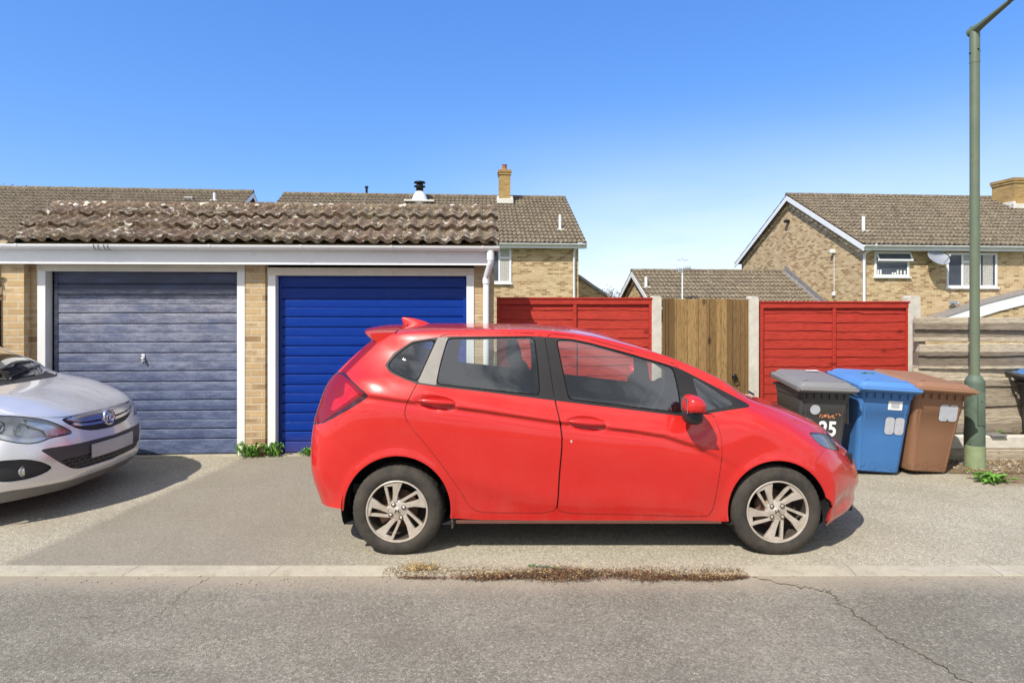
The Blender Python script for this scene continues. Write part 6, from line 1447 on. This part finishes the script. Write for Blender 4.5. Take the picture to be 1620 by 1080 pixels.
def pipe(r_, fr, px, z1, z0, swan=None, rad=.045, y=-.07, ov=.35):
    x_ = fr.fx(px, y); b = MB(); pts = [(x_, y, z0), (x_, y, z1-.30)]
    if swan is not None: pts += [(x_+swan*.2, y-.06, z1-.22), (x_+swan, -ov, z1-.06), (x_+swan, -ov, z1+.0)]
    else: pts += [(x_, y, z1-.2), (x_, -ov, z1-.05), (x_, -ov, z1)]
    b.tube(pts, rad, 12); b.build('downpipe', 'white_pvc', r_, angle=50)

# --- middle house
FB = Frame(915, 22.0, 4.6)
zeB = FB.fz(384.5, 915, -.3); riseB = 2.42
xRB = 0.0; xLB = FB.fx(404)
hB, pB, ovB, zwB = house(FB, 'house', 'brick house with tall chimney rising directly behind the blue garage door', xLB, xRB, 8.4, zeB, riseB, seed=41, ov_g=.25, group='brick houses')
window(hB, FB, 770, 391, 809, 448, bars=(790,), trans=((790, 809, 408),), curtain=((791, 806),))
pipe(hB, FB, 908.5, zeB, .2, swan=.12, ov=.35)
def chimney(r_, fr, px0, px1, pyt, pyb, y, dy=.5, pot=True, mat='brick_chimney', capm=True):
    x0, x1 = fr.fx(px0, y), fr.fx(px1, y); pm = (px0+px1)/2; z1 = fr.fz(pyt, pm, y); z0 = fr.fz(pyb, pm, y)
    b = MB(); b.box(x0, x1, y, y+dy, z0-1.2, z1-.22); b.box(x0-.03, x1+.03, y-.03, y+dy+.03, z1-.219, z1-.12); b.box(x0-.055, x1+.055, y-.055, y+dy+.055, z1-.119, z1-.03); b.box(x0-.03, x1+.03, y-.03, y+dy+.03, z1-.029, z1, .01); ch = b.build('chimney', mat, r_)
    b = MB(); b.box(x0-.10, x1+.12, y-.12, y+.05, z0-.10, z0+.12, .02); b.box(x0-.10, x0-.004, y-.1, y+dy+.1, z0-.0, z0+.22, .02); b.box(x1+.004, x1+.10, y-.1, y+dy+.1, z0-.0, z0+.22, .02); b.build('chimney_flashing', 'mortar_white', ch)
    if pot: b = MB(); xc = (x0+x1)/2; b.lathe([(.13, z1), (.14, z1+.05), (.105, z1+.08), (.10, z1+.22), (.12, z1+.25), (.08, z1+.25), (.08, z1+.05)], origin=(xc, y+dy/2, 0), seg=20); b.build('chimney_pot', 'terracotta', ch, angle=40)
    return ch
chimney(hB, FB, 790, 807.5, 268, 319, 3.4, .55)
b = MB(); fx0 = FB.fx(664, 3.6); z_ = FB.fz(316, 664, 3.6); b.lathe([(.36, z_-.2), (.33, z_), (.27, z_+.15), (.17, z_+.32), (.15, z_+.34)], origin=(fx0, 3.6, 0), seg=24); fl = b.build('flue_cone', 'white_pvc', hB, angle=50)
b = MB(); b.box(fx0-.62, fx0+.62, 3.2, 3.55, z_-.14, z_-.06, .02); b.build('flue_apron', 'mortar_white', fl)
b = MB(); b.lathe([(.15, z_+.33), (.15, z_+.52), (.24, z_+.53), (.24, z_+.57), (.14, z_+.58), (.14, z_+.68), (.25, z_+.69), (.22, z_+.75), (.0, z_+.76)], origin=(fx0, 3.6, 0), seg=20); b.build('flue_cowl', 'iron', fl)
vx = FB.fx(580, 4.3); vz = FB.fz(301, 580, 4.3); b = MB(); b.tube([(vx, 4.3, vz-.3), (vx, 4.3, vz+.12)], .05, 8); b.box(vx-.07, vx+.07, 4.23, 4.37, vz+.10, vz+.17, .01); b.build('roof_vent', 'iron', hB)
vent(hB, FB, 886, 340, 363, zeB, pB, ovB, 4.4)
# side wing of the middle house
FS = Frame(912, 24.3, 4.6); sw = FS.root('house_wing', 'brick side wing with a sloping edge right of the middle house', 'extension')
def sp_(px, py): return (FS.fx(px), FS.fz(py, px))
b = MB(); pts = [sp_(905, 433), sp_(917, 440), sp_(938, 455), sp_(963, 471)]; b.prism([(pts[0][0], 0), (pts[-1][0], 0)]+pts[::-1], 0, 3.0); b.build('wall', 'brick_house', sw)
b = MB(); th = .09; b.prism([(p[0], p[1]) for p in pts]+[(p[0]+.05, p[1]+th) for p in pts[::-1]], -.1, 3.2); b.build('roof_edge', 'lead', sw)

# --- left house
FA = Frame(312, 21.3, 5.2)
zeA = FA.fz(376, 312, -.3); riseA = 2.44
hA, pA, ovA, zwA = house(FA, 'house', 'left house roof with a white gable end above the faded garage', FA.fx(-330), FA.fx(330, 0)-.05, 8.4, zeA, riseA, seed=43, group='brick houses')
vent(hA, FA, 339.5, 305, 317, zeA, pA, ovA, 4.5)
bx = FA.fx(299, 3.2); bz = zeA+(3.2+ovA)*math.tan(pA); b = MB(); b.box(bx-.15, bx+.18, 3.1, 3.3, bz+.02, bz+.12, .02); b.build('tile_vent', 'lead', hA)
pxv = 28

# --- right house
FC = Frame(1366, 20.0, 4.6)
zeC = FC.fz(386.5, 1366, -.3); riseC = 2.47
hC, pC, ovC, zwC = house(FC, 'house', 'right brick house with satellite dish and white windows above the bins', 0.0, 11.5, 8.8, zeC, riseC, seed=47, ov_g=.22, group='brick houses')
w1 = window(hC, FC, 1383, 398, 1438, 438, trans=((1385, 1437, 413),))
# top-hung sash tilted open
x0, x1 = FC.fx(1385), FC.fx(1440); zt_ = FC.fz(399, 1410); M_ = Matrix.Translation((0, -.035, zt_)) @ Matrix.Rotation(R(-24), 4, 'X')
b = MB(); h_ = .32
for bx_ in ((x0, x1, 0, .03, -.055, 0), (x0, x1, 0, .03, -h_, -h_+.055), (x0, x0+.055, 0, .03, -h_+.056, -.056), (x1-.055, x1, 0, .03, -h_+.056, -.056)): b.box(*bx_, .006, M=M_)
b.build('open_sash', 'white_pvc', w1); b = MB(); b.box(x0+.03, x1-.03, .012, .016, -h_+.03, -.03, M=M_); b.build('sash_pane', 'window_glass', w1)
b = MB(); rnd = random.Random(2)
for px in (1389, 1393, 1412, 1416, 1420, 1425, 1431): xx = FC.fx(px); hh = rnd.uniform(.06, .16); b.box(xx-.03, xx+.03, -.0125, -.0045, FC.fz(434, px), FC.fz(434, px)+hh, .003)
b.build('windowsill_items', 'label_paper', w1)
window(hC, FC, 1497, 400, 1577, 455, bars=(1522, 1549), trans=((1523, 1549, 414.5),), curtain=((1524, 1534), (1554, 1570), (1540, 1547)))
pipe(hC, FC, 1367.5, zeC, .2, swan=.22, ov=.35)
chimney(hC, FC, 1604, 1650, 281, 328, 3.2, 1.0, pot=False)
vent(hC, FC, 1366, 342, 366, zeC, pC, ovC, 5.0)
# satellite dish
dx, dz = FC.fx(1485, -.35), FC.fz(407, 1485, -.35)
Md = Matrix.Translation((dx, -.35, dz)) @ Matrix.Rotation(R(4), 4, 'Z') @ Matrix.Rotation(R(-38), 4, 'X')
b = MB(); b.lathe([(.0, .055), (.12, .048), (.22, .028), (.31, -.004), (.325, -.012), (.33, -.008), (.31, .006), (.2, .045), (.0, .07)], axis='y', seg=36, M=Md @ Matrix.Scale(1.12, 4, (1, 0, 0))); ds = b.build('satellite_dish', 'dish_grey', hC, angle=50)
b = MB(); b.tube([Md @ Vector((0, .02, -.30)), Md @ Vector((0, -.32, -.26))], .014, 8); b.ell(Md @ Vector((0, -.34, -.23)), (.035, .06, .04), 8); b.tube([Md @ Vector((0, .07, 0)), (dx+.03, -.16, dz-.08), (dx+.03, -.0, dz-.16)], .022, 8); b.build('dish_arm', 'galv', ds)
b = MB(); fx_, fz_ = FC.fx(1510, -.1), FC.fz(482, 1510, -.1); b.box(fx_-.06, fx_+.06, -.05, 0, fz_-.06, fz_+.06, .01); b.box(fx_-.20, fx_+.05, -.16, -.10, fz_+.04, fz_+.14, .01); b.ell((fx_+.10, -.14, fz_+.03), (.05, .05, .05), 8); b.tube([(fx_, -.02, fz_), (fx_-.02, -.12, fz_+.05)], .02, 8); b.build('security_light', 'dish_grey', hC)
# gable wall details: bracket light, vent, cable
def gp_(px, py):
    # point on the gable plane local x=0
    best = None
    for d in np.linspace(0, 8.8, 400):
        e_ = abs(FC.fx(px, d)); best = (e_, d) if best is None or e_ < best[0] else best
    return best[1], FC.fz(py, px, best[1])
d1, z1_ = gp_(1320, 398); b = MB(); b.box(-.16, 0, d1-.07, d1+.07, z1_-.06, z1_+.08, .02); b.tube([(-.015, d1, z1_-.05), (-.015, d1, z1_-1.5)], .01, 6); b.box(-.07, 0, d1-.06, d1+.06, z1_-1.58, z1_-1.45, .01); b.build('junction_box', 'white_pvc', hC)
d1, z1_ = gp_(1248, 350); b = MB(); b.box(-.18, 0, d1-.10, d1+.10, z1_-.06, z1_+.05, .02); b.build('security_light', 'iron', hC)

# --- low building between
gxr = lambda d: FC.fx(1222, d)
FD = Frame(1262, 22.3, 4.6)
# roof abuts the gable wall of the right house: its own right end lies in that wall plane
wx = (FC.X0-FD.X0)*FD.c+(FC.Y0-FD.Y0)*FD.s - 0.02
hD_ridge_z = CZ-(431-HY)*25.3/FPX
fr_ = FD; zeD = 1.60; riseD = hD_ridge_z-zeD
dD = 5.0; xLd = FD.fx(990, dD/2)+.0
lD, pD, ovD, zwD = house(FD, 'low_outbuilding', 'low building with a plain tiled roof and ridge aerial between the houses', xLd+.42, wx, dD, zeD, riseD, cat='outbuilding', seed=53, vR=False, ov_g=.2, gutter=False, fasc=.1)
b = MB(); b.prism([(-.3, zeD+.06), (dD/2, hD_ridge_z+.10), (dD/2, hD_ridge_z+.26), (-.3, zeD+.22)], wx-.012, wx-.002, 'x'); b.prism([(-.3, zeD+.03), (dD/2, hD_ridge_z+.05), (dD/2, hD_ridge_z+.075), (-.3, zeD+.055)], wx-.20, wx-.013, 'x'); b.build('lead_flashing', 'lead', lD)
vent(lD, FD, 1022, 438, 454, zeD, pD, ovD, 4.6)
# television aerial on a pole in front of the low building
ax, ay, _ = W(1079.5, 470, 21.5); az = CZ-(408-HY)*21.5/FPX
ta = empty('television_aerial', (ax, ay, 0), 0, 'thin white mast with a rooftop television aerial above the gate', 'aerial')
b = MB(); b.tube([(0, 0, 0), (0, 0, az-.05)], .028, 10); b.build('mast', 'white_pvc', ta)
b = MB(); b.tube([(-.24, 0, az-.42), (.30, -.05, az-.38)], .018, 6)
for k in range(7): xx = -.2+.075*k; b.tube([(xx, -.16, az-.41+.01*k), (xx, .16, az-.41+.01*k)], .011, 5); b.tube([(xx-.02, 0, az-.47+.01*k), (xx+.02, 0, az-.33+.01*k)], .012, 5)
b.tube([(.0, 0, az-.2), (0, 0, az+.0)], .015, 6); b.tube([(-.20, 0, az-.08), (.20, 0, az-.08)], .012, 6); b.box(-.16, .02, -.03, .03, az-.52, az-.44, .01); b.build('elements', 'galv', ta)
# --- porch gable at the lower right
dP = -.75
P_ = lambda px, py: (FC.fx(px, dP), FC.fz(py, px, dP))
po = FC.root('porch', 'low brick lean-to with a rising white bargeboard behind the board fence', 'porch')
tp = [P_(1500, 500), P_(1560, 482), P_(1690, 449)]
b = MB(); b.prism([(tp[0][0], 0), (tp[-1][0], 0), (tp[-1][0], tp[-1][1]-.1), (tp[1][0], tp[1][1]-.1), (tp[0][0], tp[0][1]-.1)], dP+.03, -.02); b.build('wall', 'brick_house', po)
b = MB(); q = [P_(1496, 501.5), P_(1560, 481), P_(1690, 448), P_(1690, 464), P_(1620, 482), P_(1580, 492), P_(1545, 503), P_(1515, 510)]; b.prism(q, dP-.02, dP); b.build('bargeboard', 'white_pvc', po)
b = MB(); b.prism([P_(1492, 501.5), P_(1560, 479.2), P_(1690, 446), P_(1690, 447.8), P_(1560, 480.8), P_(1493, 503)], dP-.03, -.02); b.build('roof', 'lead', po)
# --- distant trees
def tree(name, x, y, h, rad, label, seed, n=1500):
    r_ = empty(name, (x, y, 0), 0, label, 'tree', 'distant trees'); rnd = random.Random(seed)
    b = MB(); b.tube([(0, 0, 0), (.1, 0, h*.5), (0, .1, h*.85)], [rad*.09, rad*.06, rad*.02], 8)
    for k in range(5): a_ = k*1.3; b.tube([(0, 0, h*(.4+.08*k)), (math.cos(a_)*rad*.5, math.sin(a_)*rad*.5, h*(.6+.06*k))], [rad*.035, rad*.01], 6)
    b.build('trunk', 'brown_wood', r_)
    blobs = [(Vector((rnd.gauss(0, .45)*rad, rnd.gauss(0, .45)*rad, h*rnd.uniform(.35, .92))), rad*rnd.uniform(.25, .45)) for _ in range(26)]
    V = []; F = []
    for _ in range(n):
        c, rr_ = rnd.choice(blobs); d = Vector((rnd.gauss(0, 1), rnd.gauss(0, 1), rnd.gauss(0, 1))).normalized(); p = c+d*rr_*rnd.uniform(.7, 1.05); s_ = rad*rnd.uniform(.025, .06); u = d.cross(Vector((rnd.random(), rnd.random(), 1))).normalized()*s_; v = Vector((rnd.gauss(0, 1), rnd.gauss(0, 1), rnd.gauss(0, 1))).normalized()*s_
        k = len(V); V += [p-u, p+v*.6, p+u, p-v*.6]; F.append((k, k+1, k+2, k+3))
    mk('crown', V, F, 'leaf_dark', r_)
for i, (px, py, Y, rad, lb) in enumerate(((955, 459, 70, 2.2, 'dark distant tree at the sloping wing of the middle house'), (972, 463, 74, 1.8, 'lowest distant tree just left of the low building'), (4, 292, 40, 3.0, 'dark treetop above the far left roof ridge'))):
    x, y, z = W(px, py, Y); tree('tree', x, y, z, rad, lb, 60+i)
